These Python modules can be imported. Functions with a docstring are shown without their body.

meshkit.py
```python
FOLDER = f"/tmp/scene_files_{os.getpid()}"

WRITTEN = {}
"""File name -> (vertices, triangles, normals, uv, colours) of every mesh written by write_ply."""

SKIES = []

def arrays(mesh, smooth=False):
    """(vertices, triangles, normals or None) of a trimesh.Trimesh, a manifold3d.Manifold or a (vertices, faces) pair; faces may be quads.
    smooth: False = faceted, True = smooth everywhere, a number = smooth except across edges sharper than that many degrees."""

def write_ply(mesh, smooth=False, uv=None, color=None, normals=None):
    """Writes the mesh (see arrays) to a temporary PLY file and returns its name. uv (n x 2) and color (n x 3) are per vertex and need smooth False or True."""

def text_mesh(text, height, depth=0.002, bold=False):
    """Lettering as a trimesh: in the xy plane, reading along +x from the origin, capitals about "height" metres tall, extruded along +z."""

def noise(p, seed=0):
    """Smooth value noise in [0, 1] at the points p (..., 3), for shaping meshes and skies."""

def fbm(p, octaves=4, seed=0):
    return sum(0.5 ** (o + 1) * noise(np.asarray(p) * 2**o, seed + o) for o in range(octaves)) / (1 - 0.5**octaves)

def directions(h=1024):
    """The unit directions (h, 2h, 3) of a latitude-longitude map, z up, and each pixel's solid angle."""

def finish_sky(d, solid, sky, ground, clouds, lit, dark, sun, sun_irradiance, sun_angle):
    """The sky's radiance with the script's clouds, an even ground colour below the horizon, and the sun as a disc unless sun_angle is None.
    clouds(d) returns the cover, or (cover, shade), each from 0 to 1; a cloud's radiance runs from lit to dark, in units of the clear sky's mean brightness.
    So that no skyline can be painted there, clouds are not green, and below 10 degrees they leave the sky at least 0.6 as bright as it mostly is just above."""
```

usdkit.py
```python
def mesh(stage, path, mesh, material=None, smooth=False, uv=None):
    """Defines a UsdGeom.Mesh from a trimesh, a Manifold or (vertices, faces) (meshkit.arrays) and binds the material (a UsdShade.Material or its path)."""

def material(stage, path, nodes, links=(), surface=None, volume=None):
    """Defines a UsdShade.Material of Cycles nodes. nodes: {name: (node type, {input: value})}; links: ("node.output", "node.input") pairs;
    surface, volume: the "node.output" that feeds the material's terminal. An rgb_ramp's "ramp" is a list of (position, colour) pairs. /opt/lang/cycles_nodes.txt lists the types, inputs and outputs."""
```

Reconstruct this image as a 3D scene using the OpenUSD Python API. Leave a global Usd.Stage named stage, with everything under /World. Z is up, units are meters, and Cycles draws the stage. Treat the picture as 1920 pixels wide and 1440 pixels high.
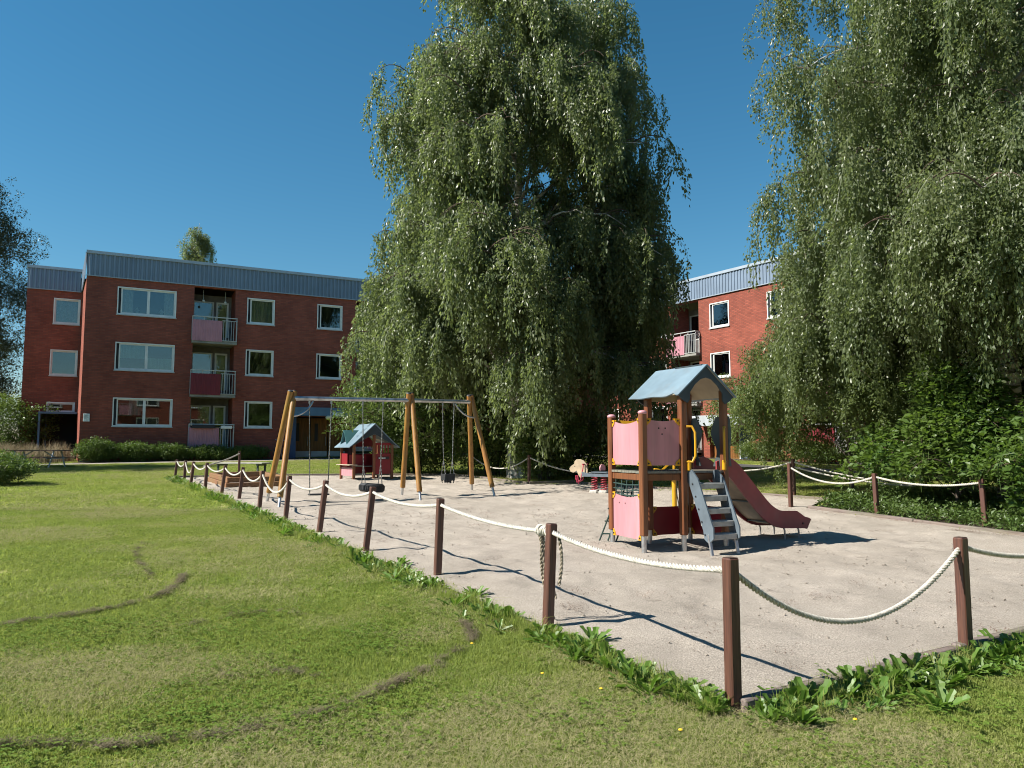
import math, random
import numpy as np, trimesh, usdkit, meshkit
from scipy.spatial import ConvexHull
from scipy.spatial.transform import Rotation as Rot
from shapely.geometry import Polygon, Point, LineString, box as sbox
from shapely.ops import unary_union
from pxr import Usd, UsdGeom, UsdLux, UsdShade, Gf, Sdf, Vt

stage = Usd.Stage.CreateInMemory()
UsdGeom.SetStageUpAxis(stage, 'Z'); UsdGeom.SetStageMetersPerUnit(stage, 1.0)
UsdGeom.Xform.Define(stage, '/World'); UsdGeom.Scope.Define(stage, '/World/Looks')
LK = '/World/Looks/'
def material(name, *a, **k): return usdkit.material(stage, LK + name, *a, **k)

# ------------------------------------------------------------------ camera, sky, sun, exposure
CAM_H, PITCH, EXPOSURE = 1.55, 4.84, 1.19
SUN_DIR = np.array([-0.962, -0.265, 0.0]); SUN_EL = math.radians(42.0)
cam = UsdGeom.Camera.Define(stage, '/World/camera')
cam.AddTranslateOp().Set(Gf.Vec3d(0, 0, CAM_H)); cam.AddRotateXOp().Set(90 + PITCH)
cam.CreateHorizontalApertureAttr(36.0); cam.CreateVerticalApertureAttr(27.0); cam.CreateFocalLengthAttr(36.0 * 1442 / 1920)
cam.CreateClippingRangeAttr(Gf.Vec2f(0.05, 2000)); cam.CreateExposureAttr(EXPOSURE)
SUN_AZ = math.atan2(SUN_DIR[0], SUN_DIR[1])
dome = UsdLux.DomeLight.Define(stage, '/World/sky')
dome.GetPrim().SetCustomDataByKey('kind', 'structure')
sky = material('sky_air', {'s': ('sky_texture', {'sky_type': 'single_scattering', 'sun_disc': False, 'sun_elevation': SUN_EL, 'sun_rotation': SUN_AZ,
        'altitude': 200.0, 'air_density': 1.25, 'aerosol_density': 0.0, 'ozone_density': 6.5}),
        'h': ('hsv', {'saturation': 1.19, 'hue': 0.484}), 'b': ('background_shader', {'strength': 0.05})}, [('s.color', 'h.color'), ('h.color', 'b.color')], surface='b.background')
UsdShade.MaterialBindingAPI.Apply(dome.GetPrim()).Bind(sky)
sun = UsdLux.DistantLight.Define(stage, '/World/sun')
sun.CreateIntensityAttr(1.25); sun.CreateAngleAttr(0.5); sun.CreateNormalizeAttr(True); sun.CreateColorAttr(Gf.Vec3f(1.0, 0.95, 0.86))
to_sun = np.array([math.sin(SUN_AZ) * math.cos(SUN_EL), math.cos(SUN_AZ) * math.cos(SUN_EL), math.sin(SUN_EL)])
m_ = Gf.Matrix4d(); m_.SetRotate(Gf.Rotation(Gf.Vec3d(0, 0, 1), Gf.Vec3d(*to_sun))); sun.AddTransformOp().Set(m_)

# ------------------------------------------------------------------ helpers
SL = 0.0275
def gz(x, y): return SL * (np.minimum(y, 62.0) - 4.0)
def G(x, y, h=0.0): return np.array([x, y, float(gz(x, y)) + h])
used = {}
def numbered(parent, name):
    n = used.get((parent, name), -1) + 1; used[(parent, name)] = n
    return f'{parent}/{name}' if n == 0 else f'{parent}/{name}_{n:03d}'
def tag(path, label=None, cat=None, group=None, kind=None):
    p = stage.GetPrimAtPath(path)
    for k, v in (('label', label), ('category', cat), ('group', group), ('kind', kind)):
        if v: p.SetCustomDataByKey(k, v)
    return path
def thing(name, label, cat, loc=(0, 0, 0), rotz=0.0, group=None):
    path = numbered('/World', name); x = UsdGeom.Xform.Define(stage, path)
    x.AddTranslateOp().Set(Gf.Vec3d(*map(float, loc)))
    if rotz: x.AddRotateZOp().Set(float(math.degrees(rotz)))
    return tag(path, label, cat, group)
def copy_of(src, name, label, loc, rotz=0.0, group=None, scale=None, rotx=0, roty=0):
    path = numbered('/World', name); x = UsdGeom.Xform.Define(stage, path)
    x.GetPrim().GetReferences().AddInternalReference(src); x.GetPrim().SetInstanceable(True)
    x.ClearXformOpOrder(); x.AddTranslateOp().Set(Gf.Vec3d(*map(float, loc))); x.AddRotateZOp().Set(float(math.degrees(rotz)))
    if scale: x.AddScaleOp().Set(Gf.Vec3f(scale, scale, scale))
    return tag(path, label, stage.GetPrimAtPath(src).GetCustomDataByKey('category'), group)

class MB:
    """Collects vertices and faces of one mesh."""
    def __init__(s): s.v, s.f, s.n = [], [], 0
    def add(s, v, f):
        v = np.asarray(v, float); f = np.asarray(f, int)
        if f.shape[1] == 4: f = np.vstack([f[:, [0, 1, 2]], f[:, [0, 2, 3]]])
        s.v.append(v); s.f.append(f + s.n); s.n += len(v); return s
    def mesh(s, m, T=None):
        v = np.array(m.vertices)
        if T is not None: v = v @ T[:3, :3].T + T[:3, 3]
        return s.add(v, m.faces)
    def box(s, lo, hi, ch=0.0):
        lo, hi = np.minimum(lo, hi), np.maximum(lo, hi)
        v, f = cbox(hi - lo, ch); return s.add(v + (np.asarray(lo) + hi) / 2, f)
    def bar(s, p, q, w, h, up=(0, 0, 1), ch=0.0):
        p, q = np.asarray(p, float), np.asarray(q, float); L = np.linalg.norm(q - p); x = (q - p) / L
        y = np.cross(up, x)
        if np.linalg.norm(y) < 1e-6: y = np.cross((0, 1, 0), x)
        y /= np.linalg.norm(y); z = np.cross(x, y)
        v, f = cbox((L, w, h), ch); return s.add((v[:, :1] * x + v[:, 1:2] * y + v[:, 2:] * z) + (p + q) / 2, f)
    def tube(s, pts, r, sides=8, cap=True):
        p = np.asarray(pts, float); n = len(p); r = np.broadcast_to(r, (n,))
        t = np.gradient(p, axis=0); t /= np.linalg.norm(t, axis=1, keepdims=True) + 1e-12
        a = np.cross(t[0], [0, 0, 1.0] if abs(t[0, 2]) < .9 else [1.0, 0, 0]); a /= np.linalg.norm(a); A = [a]
        for i in range(1, n):
            a = A[-1] - t[i] * (A[-1] @ t[i]); A.append(a / (np.linalg.norm(a) + 1e-12))
        A = np.array(A); Bv = np.cross(t, A); g = np.arange(sides) * 2 * np.pi / sides
        v = p[:, None] + r[:, None, None] * (np.cos(g)[None, :, None] * A[:, None] + np.sin(g)[None, :, None] * Bv[:, None])
        i, j = np.meshgrid(np.arange(n - 1), np.arange(sides), indexing='ij'); k = (j + 1) % sides
        q = np.stack([i * sides + j, i * sides + k, (i + 1) * sides + k, (i + 1) * sides + j], -1).reshape(-1, 4)
        s.add(v.reshape(-1, 3), q)
        if cap and sides > 2:
            for e, fl in ((0, 1), (n - 1, 0)):
                w = v[e]; ff = [[0, k_, k_ + 1] for k_ in range(1, sides - 1)]
                s.add(w, [x[::-1] if fl else x for x in ff])
        return s
    def prism(s, poly, o, ax, up, thick):
        """A flat polygon (shapely or points) in the plane o + a*ax + b*up, given thickness centred on the plane."""
        if not isinstance(poly, Polygon): poly = Polygon(poly)
        m = trimesh.creation.extrude_polygon(poly, thick, engine='earcut'); w = np.array(m.vertices)
        ax, up = np.asarray(ax, float), np.asarray(up, float); nn = np.cross(ax, up)
        return s.add(np.asarray(o, float) + w[:, :1] * ax + w[:, 1:2] * up + (w[:, 2:] - thick / 2) * nn, m.faces)
    def put(s, name, mat, parent='/World', smooth=False, label=None, cat=None, group=None, kind=None):
        path = numbered(parent, name)
        usdkit.mesh(stage, path, (np.vstack(s.v), np.vstack(s.f)), mat, smooth=smooth)
        return tag(path, label, cat, group, kind)
_cb = {}
def cbox(size, ch):
    size = np.asarray(size, float); key = (tuple(np.round(size, 5)), ch)
    if key not in _cb:
        h = size / 2
        if ch <= 0:
            v = np.array([[x, y, z] for x in (-1, 1) for y in (-1, 1) for z in (-1, 1)]) * h
            f = np.array([[0, 1, 3, 2], [4, 6, 7, 5], [0, 4, 5, 1], [2, 3, 7, 6], [0, 2, 6, 4], [1, 5, 7, 3]])
            f = np.vstack([f[:, [0, 1, 2]], f[:, [0, 2, 3]]])
        else:
            v = []
            for k in range(3):
                for sx in (-1, 1):
                    for sy in (-1, 1):
                        for sz in (-1, 1):
                            d = h - ch; d = d.copy(); d[k] = h[k]; v.append(d * (sx, sy, sz))
            v = np.array(v); hull = ConvexHull(v); f = hull.simplices.copy(); c = v[f].mean(1)
            n = np.cross(v[f[:, 1]] - v[f[:, 0]], v[f[:, 2]] - v[f[:, 0]]); fl = (n * hull.equations[:, :3]).sum(1) < 0; f[fl] = f[fl][:, ::-1]
        _cb[key] = (v, f)
    return _cb[key]
def instancer(path, protos, mats, idx, pos, quat, scl, kind='stuff', label=None, cat=None):
    """protos: list of (v, f) ; one PointInstancer at path."""
    pi = UsdGeom.PointInstancer.Define(stage, path); targets = []
    for k, (v, f) in enumerate(protos):
        q = f'{path}/shape_{k + 1:03d}'; usdkit.mesh(stage, q, (v, f), mats[k] if isinstance(mats, list) else mats); targets.append(q)
    pi.CreatePrototypesRel().SetTargets(targets)
    pi.CreateProtoIndicesAttr(Vt.IntArray.FromNumpy(np.asarray(idx, np.int32)))
    pi.CreatePositionsAttr(Vt.Vec3fArray.FromNumpy(np.asarray(pos, np.float32)))
    q = np.asarray(quat, float)
    pi.CreateOrientationsAttr(Vt.QuathArray([Gf.Quath(float(a[3]), float(a[0]), float(a[1]), float(a[2])) for a in q]))
    s = np.asarray(scl, np.float32)
    if s.ndim == 1: s = np.repeat(s[:, None], 3, 1)
    pi.CreateScalesAttr(Vt.Vec3fArray.FromNumpy(s))
    return tag(path, label, cat, None, kind)

# ------------------------------------------------------------------ materials
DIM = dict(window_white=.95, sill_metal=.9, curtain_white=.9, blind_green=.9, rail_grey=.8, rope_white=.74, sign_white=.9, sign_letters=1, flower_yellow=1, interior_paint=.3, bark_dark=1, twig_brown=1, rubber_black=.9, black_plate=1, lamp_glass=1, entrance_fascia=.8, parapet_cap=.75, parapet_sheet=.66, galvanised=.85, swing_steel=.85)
def plain(name, col, rough=0.6, var=0.12, scale=6.0, bump=0.0, bscale=40.0, metal=0.0, stretch=(1, 1, 1), spec=0.5, coord='texture_coordinate', out='object', col2=None, grime=0.0):
    c = np.array(col, float) * DIM.get(name, .64); col2 = None if col2 is None else np.array(col2) * DIM.get(name, .64); d = np.array(col2, float) if col2 is not None else c * (1 - 2.2 * var)
    nodes = {'tc': (coord, {}), 'mp': ('mapping', {'scale': stretch}), 'n': ('noise_texture', {'scale': scale, 'detail': 6.0, 'roughness': .62}),
             'r': ('rgb_ramp', {'ramp': [(.32, tuple(d)), (.66, tuple(np.minimum(c * (1 + var), 1)))]}),
             'p': ('principled_bsdf', {'roughness': rough, 'metallic': metal, 'specular_ior_level': spec})}
    links = [(f'tc.{out}', 'mp.vector'), ('mp.vector', 'n.vector'), ('n.fac', 'r.fac')]
    if grime:
        nodes['gn'] = ('noise_texture', {'scale': 1.7, 'detail': 8.0, 'roughness': .7}); nodes['gr'] = ('map_range', {'from_min': .5, 'from_max': .8, 'to_max': grime, 'clamp': True})
        nodes['gm'] = ('mix_color', {'b': (.16, .14, .12)}); links += [('mp.vector', 'gn.vector'), ('gn.fac', 'gr.value'), ('gr.result', 'gm.fac'), ('r.color', 'gm.a'), ('gm.result', 'p.base_color')]
    else: links.append(('r.color', 'p.base_color'))
    if bump:
        nodes['n2'] = ('noise_texture', {'scale': bscale, 'detail': 4.0}); nodes['b'] = ('bump', {'strength': bump, 'distance': .01})
        links += [('mp.vector', 'n2.vector'), ('n2.fac', 'b.height'), ('b.normal', 'p.normal')]
    return material(name, nodes, links, surface='p.BSDF')
def wood(name, col, dark, rough=.65, along=(14, 14, .8), bump=.35, spec=.4):
    col, dark = tuple(np.array(col) * .66), tuple(np.array(dark) * .66)
    return material(name, {'tc': ('texture_coordinate', {}), 'mp': ('mapping', {'scale': along}), 'n': ('noise_texture', {'scale': 2.2, 'detail': 8.0, 'roughness': .65, 'distortion': .6}),
        'n2': ('noise_texture', {'scale': 1.1, 'detail': 3.0}), 'r': ('rgb_ramp', {'ramp': [(.3, dark), (.52, col), (.75, tuple(min(1, x * 1.25) for x in col))]}),
        'm': ('mix_color', {'blend_type': 'multiply', 'fac': .35}), 'b': ('bump', {'strength': bump, 'distance': .004}), 'p': ('principled_bsdf', {'roughness': rough, 'specular_ior_level': spec})},
        [('tc.object', 'mp.vector'), ('mp.vector', 'n.vector'), ('tc.object', 'n2.vector'), ('n.fac', 'r.fac'), ('r.color', 'm.a'), ('n2.color', 'm.b'), ('m.result', 'p.base_color'), ('n.fac', 'b.height'), ('b.normal', 'p.normal')], surface='p.BSDF')
def leaf(name, a, b, trans=(.12, .2, .03), rough=.42, scale=.35, tmix=.28, spec=.5, c=None, lo=.36, hi=.66):
    ramp = [(lo, a), (hi, b)] if c is None else [(lo, a), ((lo + hi) / 2, b), (hi, c)]
    return material(name, {'g': ('geometry', {}), 'n': ('noise_texture', {'scale': scale, 'detail': 5.0, 'roughness': .7}), 'r': ('rgb_ramp', {'ramp': ramp}),
        'hs': ('map_range', {'from_max': 1.0, 'to_min': .7, 'to_max': 1.3}), 'hv': ('hsv', {}),
        'p': ('principled_bsdf', {'roughness': rough, 'specular_ior_level': spec}), 't': ('translucent_bsdf', {'color': trans}), 'x': ('mix_closure', {'fac': tmix})},
        [('g.position', 'n.vector'), ('n.fac', 'r.fac'), ('r.color', 'hv.color'), ('g.random_per_island', 'hs.value'), ('hs.result', 'hv.value'), ('hv.color', 'p.base_color'), ('p.BSDF', 'x.closure1'), ('t.BSDF', 'x.closure2')], surface='x.closure')
def brick(name, c1, c2, mortar):
    return material(name, {'tc': ('texture_coordinate', {}), 's': ('separate_xyz', {}), 'a': ('math', {'math_type': 'add'}), 'c': ('combine_xyz', {}),
        'b': ('brick_texture', {'color1': c1, 'color2': c2, 'mortar': mortar, 'scale': 1.0, 'mortar_size': .011, 'mortar_smooth': .2, 'bias': -.1, 'brick_width': .26, 'row_height': .077}),
        'n': ('noise_texture', {'scale': .7, 'detail': 7.0, 'roughness': .65}), 'nr': ('map_range', {'from_min': .3, 'from_max': .7, 'to_min': .72, 'to_max': 1.18}),
        'h': ('hsv', {}), 'i': ('math', {'math_type': 'subtract', 'value1': 1.0}), 'bp': ('bump', {'strength': .7, 'distance': .012}), 'p': ('principled_bsdf', {'roughness': .85, 'specular_ior_level': .25})},
        [('tc.object', 's.vector'), ('s.x', 'a.value1'), ('s.y', 'a.value2'), ('a.value', 'c.x'), ('s.z', 'c.y'), ('c.vector', 'b.vector'), ('tc.object', 'n.vector'), ('n.fac', 'nr.value'),
         ('nr.result', 'h.value'), ('b.color', 'h.color'), ('h.color', 'p.base_color'), ('b.fac', 'i.value2'), ('i.value', 'bp.height'), ('bp.normal', 'p.normal')], surface='p.BSDF')

M = {}
M['brick'] = brick('red_brick', (.255, .068, .043), (.180, .046, .030), (.15, .058, .043))
M['plinth'] = plain('plinth_concrete', (.22, .21, .2), .9, .15, 3, .3)
M['parapet'] = plain('parapet_sheet', (.20, .27, .37), .5, .06, .8, metal=0.0, spec=.5)
M['cap'] = plain('parapet_cap', (.34, .40, .47), .45, .06, 1.5)
M['roof'] = plain('roof_felt', (.06, .06, .065), .9)
M['white'] = plain('window_white', (.62, .62, .60), .45, .06, 3)
M['sill'] = plain('sill_metal', (.45, .45, .44), .4, .08)
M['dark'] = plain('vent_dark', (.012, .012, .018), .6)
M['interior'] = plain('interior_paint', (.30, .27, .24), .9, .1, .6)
M['curtain'] = plain('curtain_white', (.72, .72, .70), .9, .08, 8)
M['blind'] = plain('blind_green', (.42, .55, .50), .8, .05, 5)
M['curtain_plum'] = plain('curtain_plum', (.10, .04, .10), .9, .4, 14, stretch=(6, 6, .3))
M['curtain_pink'] = plain('curtain_pink', (.5, .2, .22), .9, .2, 10, stretch=(6, 6, .3))
M['pink'] = plain('balcony_pink', (.60, .27, .33), .5, .06, 2)
M['red_panel'] = plain('balcony_red', (.22, .012, .025), .5, .08, 2)
M['rail'] = plain('rail_grey', (.46, .47, .46), .45, .08, 3)
M['concrete'] = plain('slab_concrete', (.33, .32, .29), .85, .15, 2, .2)
M['blue_door'] = plain('entrance_blue', (.035, .075, .16), .45, .1, 2)
M['blue_fascia'] = plain('entrance_fascia', (.09, .17, .27), .45, .08, 1.5)
M['white_fascia'] = plain('entrance_fascia_pale', (.5, .54, .58), .45, .08, 1.5)
M['door_wood'] = wood('door_teak', (.30, .125, .035), (.15, .055, .015), .4, (9, 9, .5), .1)
M['metal'] = plain('galvanised', (.55, .56, .57), .38, .15, 9, metal=.85)
M['lamp'] = plain('lamp_glass', (.75, .68, .45), .3)
M['orange'] = plain('lamp_shade_orange', (.75, .32, .04), .6)
M['glass'] = material('window_glass', {'f': ('fresnel', {'IOR': 2.1}), 't': ('transparent_bsdf', {'color': (.78, .84, .82)}), 'g': ('glossy_bsdf', {'color': (.95, .98, 1), 'roughness': .012}), 'x': ('mix_closure', {})},
                     [('f.fac', 'x.fac'), ('t.BSDF', 'x.closure1'), ('g.BSDF', 'x.closure2')], surface='x.closure')
M['post'] = wood('post_brown', (.155, .058, .038), (.060, .022, .016), .55, (30, 30, 1.5), .5, .5)
M['post_top'] = wood('post_end_grain', (.10, .05, .035), (.04, .02, .015), .8, (30, 30, 30), .5)
M['rope'] = plain('rope_white', (.68, .64, .56), .85, .16, 30, .6, 120, spec=.2)
M['rope_old'] = plain('rope_frayed', (.50, .43, .33), .95, .25, 26, .6, 160, spec=.1)
M['timber'] = wood('edging_grey_timber', (.30, .245, .21), (.13, .10, .085), .85, (1.2, 22, 22), .6, .2)
M['timber_tan'] = wood('sandbox_timber', (.36, .20, .10), (.17, .09, .05), .8, (1.2, 18, 18), .4, .2)
M['pine'] = wood('swing_pine', (.46, .225, .045), (.27, .115, .02), .42, (11, 11, .5), .2, .5)
M['steel'] = plain('swing_steel', (.50, .51, .52), .32, .2, 6, metal=.9)
M['chain'] = plain('chain_steel', (.34, .34, .34), .45, .3, 60, metal=.8)
M['rubber'] = plain('rubber_black', (.018, .019, .021), .6, .35, 18, .4, 60)
M['tower_wood'] = wood('tower_post_wood', (.27, .090, .030), (.12, .036, .013), .45, (12, 12, .6), .2, .5)
M['tower_pink'] = plain('tower_pink', (.66, .30, .34), .42, .08, 1.2, stretch=(5, 5, .6), grime=.5)
M['tower_red'] = plain('tower_red', (.30, .010, .022), .42, .10, 2)
M['slide_red'] = plain('slide_red', (.36, .05, .06), .38, .12, 3, grime=.3)
M['slide_bed'] = plain('slide_underside', (.42, .33, .23), .6, .2, 3, grime=.5)
M['tower_roof'] = plain('tower_roof_blue', (.21, .305, .375), .5, .14, 1.3, grime=.6)
M['teal_roof'] = plain('dormer_teal', (.07, .20, .21), .5, .1, 2)
M['roof_edge'] = plain('roof_edge_dark', (.03, .05, .065), .6)
M['cream'] = plain('cream_panel', (.56, .46, .33), .6, .12, 2, grime=.5)
M['yellow'] = plain('yellow_plastic', (.78, .40, .012), .38, .08, 4, grime=.15)
M['grey_panel'] = plain('grey_panel', (.075, .095, .10), .5, .12, 2)
M['bluegrey'] = plain('stringer_bluegrey', (.15, .19, .225), .45, .12, 4)
M['tread'] = plain('tread_aluminium', (.52, .51, .48), .5, .14, 8, metal=.35)
M['deck'] = wood('deck_grey', (.30, .27, .22), (.15, .13, .11), .8, (3, 30, 10), .4)
M['bolt'] = plain('bolt_black', (.02, .02, .022), .5)
M['net'] = plain('net_green', (.018, .06, .05), .8, .3, 30)
M['horse'] = plain('horse_cream', (.60, .47, .31), .5, .12, 5, grime=.3)
M['horse_red'] = plain('horse_red', (.55, .045, .10), .4, .1, 5)
M['horse_pink'] = plain('horse_pink', (.68, .33, .37), .45, .1, 5)
M['spring_red'] = plain('spring_red', (.42, .03, .05), .4, .15, 9)
M['seat_grey'] = plain('seat_grey', (.16, .20, .24), .5, .15, 5)
M['concrete_pale'] = plain('foot_concrete', (.6, .57, .5), .9, .15, 9, .4)
M['bench_top'] = plain('bench_pale', (.55, .53, .46), .8, .15, 4, .2)
M['table_wood'] = wood('table_plank', (.30, .17, .12), (.14, .08, .06), .75, (1, 20, 20), .3)
M['sign'] = plain('sign_white', (.68, .72, .70), .5)
M['letters'] = plain('sign_letters', (.75, .75, .75), .5)
M['black'] = plain('black_plate', (.012, .012, .013), .5)
M['bark'] = material('birch_bark', {'tc': ('texture_coordinate', {}), 'mp': ('mapping', {'scale': (1.2, 1.2, 6)}), 'n': ('noise_texture', {'scale': 1.8, 'detail': 8.0, 'roughness': .7, 'distortion': .4}),
        'n2': ('noise_texture', {'scale': 1.3, 'detail': 4.0}), 'r': ('rgb_ramp', {'ramp': [(.36, (.03, .028, .026)), (.44, (.30, .28, .25)), (.55, (.66, .62, .57))]}), 'r2': ('rgb_ramp', {'ramp': [(.40, (.35, .33, .30)), (.55, (1, 1, 1))]}),
        'm': ('mix_color', {'blend_type': 'multiply', 'fac': 1.0}), 'b': ('bump', {'strength': .5, 'distance': .02}), 'p': ('principled_bsdf', {'roughness': .75})},
        [('tc.object', 'mp.vector'), ('mp.vector', 'n.vector'), ('tc.object', 'n2.vector'), ('n.fac', 'r.fac'), ('n2.fac', 'r2.fac'), ('r.color', 'm.a'), ('r2.color', 'm.b'), ('m.result', 'p.base_color'), ('n.fac', 'b.height'), ('b.normal', 'p.normal')], surface='p.BSDF')
M['bark_dark'] = plain('bark_dark', (.085, .065, .05), .9, .3, 12, .6, 30)
M['twig'] = plain('twig_brown', (.07, .045, .03), .9, .2, 9)
M['birch'] = leaf('birch_leaf', (.098, .138, .058), (.138, .174, .074), (.25, .32, .09), .40, .5, .44, .52, (.170, .198, .092))
M['young'] = leaf('young_birch_leaf', (.105, .155, .050), (.15, .19, .062), (.26, .33, .08), .45, .6, .44, .42)
M['bush'] = leaf('bush_leaf', (.085, .155, .032), (.135, .20, .046), (.14, .22, .03), .40, .7, .34, .5, (.14, .18, .045))
M['maple'] = leaf('broad_leaf', (.070, .140, .028), (.110, .180, .038), (.15, .25, .03), .42, .8, .36, .42, (.13, .19, .045))
M['hedge'] = leaf('hedge_leaf', (.085, .16, .028), (.15, .22, .04), (.11, .18, .02), .45, 1.2, .3, .4)
M['dark_tree'] = leaf('dark_leaf', (.035, .058, .026), (.058, .08, .035), (.04, .06, .02), .38, .4, .18, .55)
M['weed'] = leaf('weed_leaf', (.085, .18, .024), (.14, .25, .036), (.16, .30, .03), .45, 2.5, .3, .5, (.13, .20, .04))
M['weed_dull'] = leaf('ground_cover_leaf', (.075, .135, .028), (.135, .195, .05), (.1, .16, .02), .45, 1.5, .3, .4)
M['clover'] = leaf('clover_leaf', (.14, .24, .035), (.20, .28, .05), (.15, .22, .03), .7, 2.0, .3, .12)
M['grass'] = leaf('grass_blade', (.235, .325, .068), (.31, .365, .098), (.34, .41, .08), .6, .55, .46, .2, (.44, .41, .18), .36, .74)
M['straw'] = leaf('dry_clippings', (.44, .40, .19), (.54, .47, .26), (.2, .18, .07), .8, 1.5, .2, .2)
M['hay_dark'] = leaf('dead_clippings', (.08, .06, .04), (.32, .27, .17), (.1, .08, .05), .85, 4, .15, .2)
M['needle'] = leaf('litter_needles', (.10, .045, .03), (.20, .10, .06), (.05, .03, .02), .9, 3, .1, .2)
M['flower'] = plain('flower_yellow', (.8, .5, .02), .6)
M['seed'] = leaf('grass_seed_heads', (.32, .26, .16), (.42, .35, .22), (.2, .17, .1), .8, 2, .2, .2)
def ground_mat(name, ramp, s1, s2, bump, bs, mixcol=None, rough=.95, dist=.02, lo=.55, hi=1.4):
    nodes = {'g': ('geometry', {}), 'n': ('noise_texture', {'scale': s1, 'detail': 9.0, 'roughness': .7}), 'r': ('rgb_ramp', {'ramp': ramp}), 'n2': ('noise_texture', {'scale': s2, 'detail': 4.0, 'roughness': .7}),
             'nr': ('map_range', {'from_min': .25, 'from_max': .75, 'to_min': lo, 'to_max': hi}), 'h': ('hsv', {}), 'n3': ('noise_texture', {'scale': bs, 'detail': 6.0, 'roughness': .75}), 'b': ('bump', {'strength': bump, 'distance': dist}), 'p': ('principled_bsdf', {'roughness': rough, 'specular_ior_level': .15})}
    links = [('g.position', 'n.vector'), ('g.position', 'n2.vector'), ('g.position', 'n3.vector'), ('n.fac', 'r.fac'), ('r.color', 'h.color'), ('n2.fac', 'nr.value'), ('nr.result', 'h.value'), ('h.color', 'p.base_color'), ('n3.fac', 'b.height'), ('b.normal', 'p.normal')]
    return material(name, nodes, links, surface='p.BSDF')
M['soil'] = ground_mat('lawn_soil', [(.3, (.19, .23, .05)), (.5, (.26, .27, .08)), (.68, (.34, .31, .15))], .7, 30, .8, 60)
M['sand'] = ground_mat('sand_grey', [(.28, (.268, .234, .196)), (.5, (.335, .293, .248)), (.72, (.395, .347, .297))], .9, 75, 1.0, 70, dist=.02, lo=.42, hi=1.58)
M['gravel'] = ground_mat('path_gravel', [(.3, (.22, .195, .17)), (.7, (.30, .27, .235))], 1.0, 90, .6, 80)
M['asphalt'] = ground_mat('path_asphalt', [(.3, (.055, .055, .056)), (.7, (.085, .083, .08))], 1.0, 120, .6, 120)
M['loam'] = ground_mat('bed_soil', [(.3, (.035, .028, .02)), (.7, (.075, .06, .042))], 2.0, 60, .9, 50)

# ------------------------------------------------------------------ ground, sand, paths
def sheet(poly, step, h, name, mat, bump=None, label=None, kind='structure'):
    """A terrain-following sheet over a plan polygon, h above the ground plane."""
    x0, y0, x1, y1 = poly.bounds; xs, ys = np.arange(x0, x1 + step, step), np.arange(y0, y1 + step, step)
    X, Y = np.meshgrid(xs, ys, indexing='ij'); P = np.stack([X.ravel(), Y.ravel()], 1)
    import shapely
    ins = shapely.contains_xy(poly, P[:, 0], P[:, 1])
    ring = poly.exterior.segmentize(step).coords[:-1]; ring = np.array(ring)
    near = shapely.distance(shapely.points(P), poly.exterior) < step * .45
    pts = np.vstack([P[ins & ~near], ring])
    from scipy.spatial import Delaunay
    d = Delaunay(pts); c = pts[d.simplices].mean(1); t = d.simplices[shapely.contains_xy(poly, c[:, 0], c[:, 1])]
    z = gz(pts[:, 0], pts[:, 1]) + h + (bump(pts) if bump is not None else 0)
    v = np.column_stack([pts, z]); n = np.cross(v[t[:, 1]] - v[t[:, 0]], v[t[:, 2]] - v[t[:, 0]])[:, 2] < 0; t = t.copy(); t[n] = t[n][:, ::-1]
    return MB().add(v, t).put(name, mat, smooth=True, kind=kind, label=label)
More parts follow.
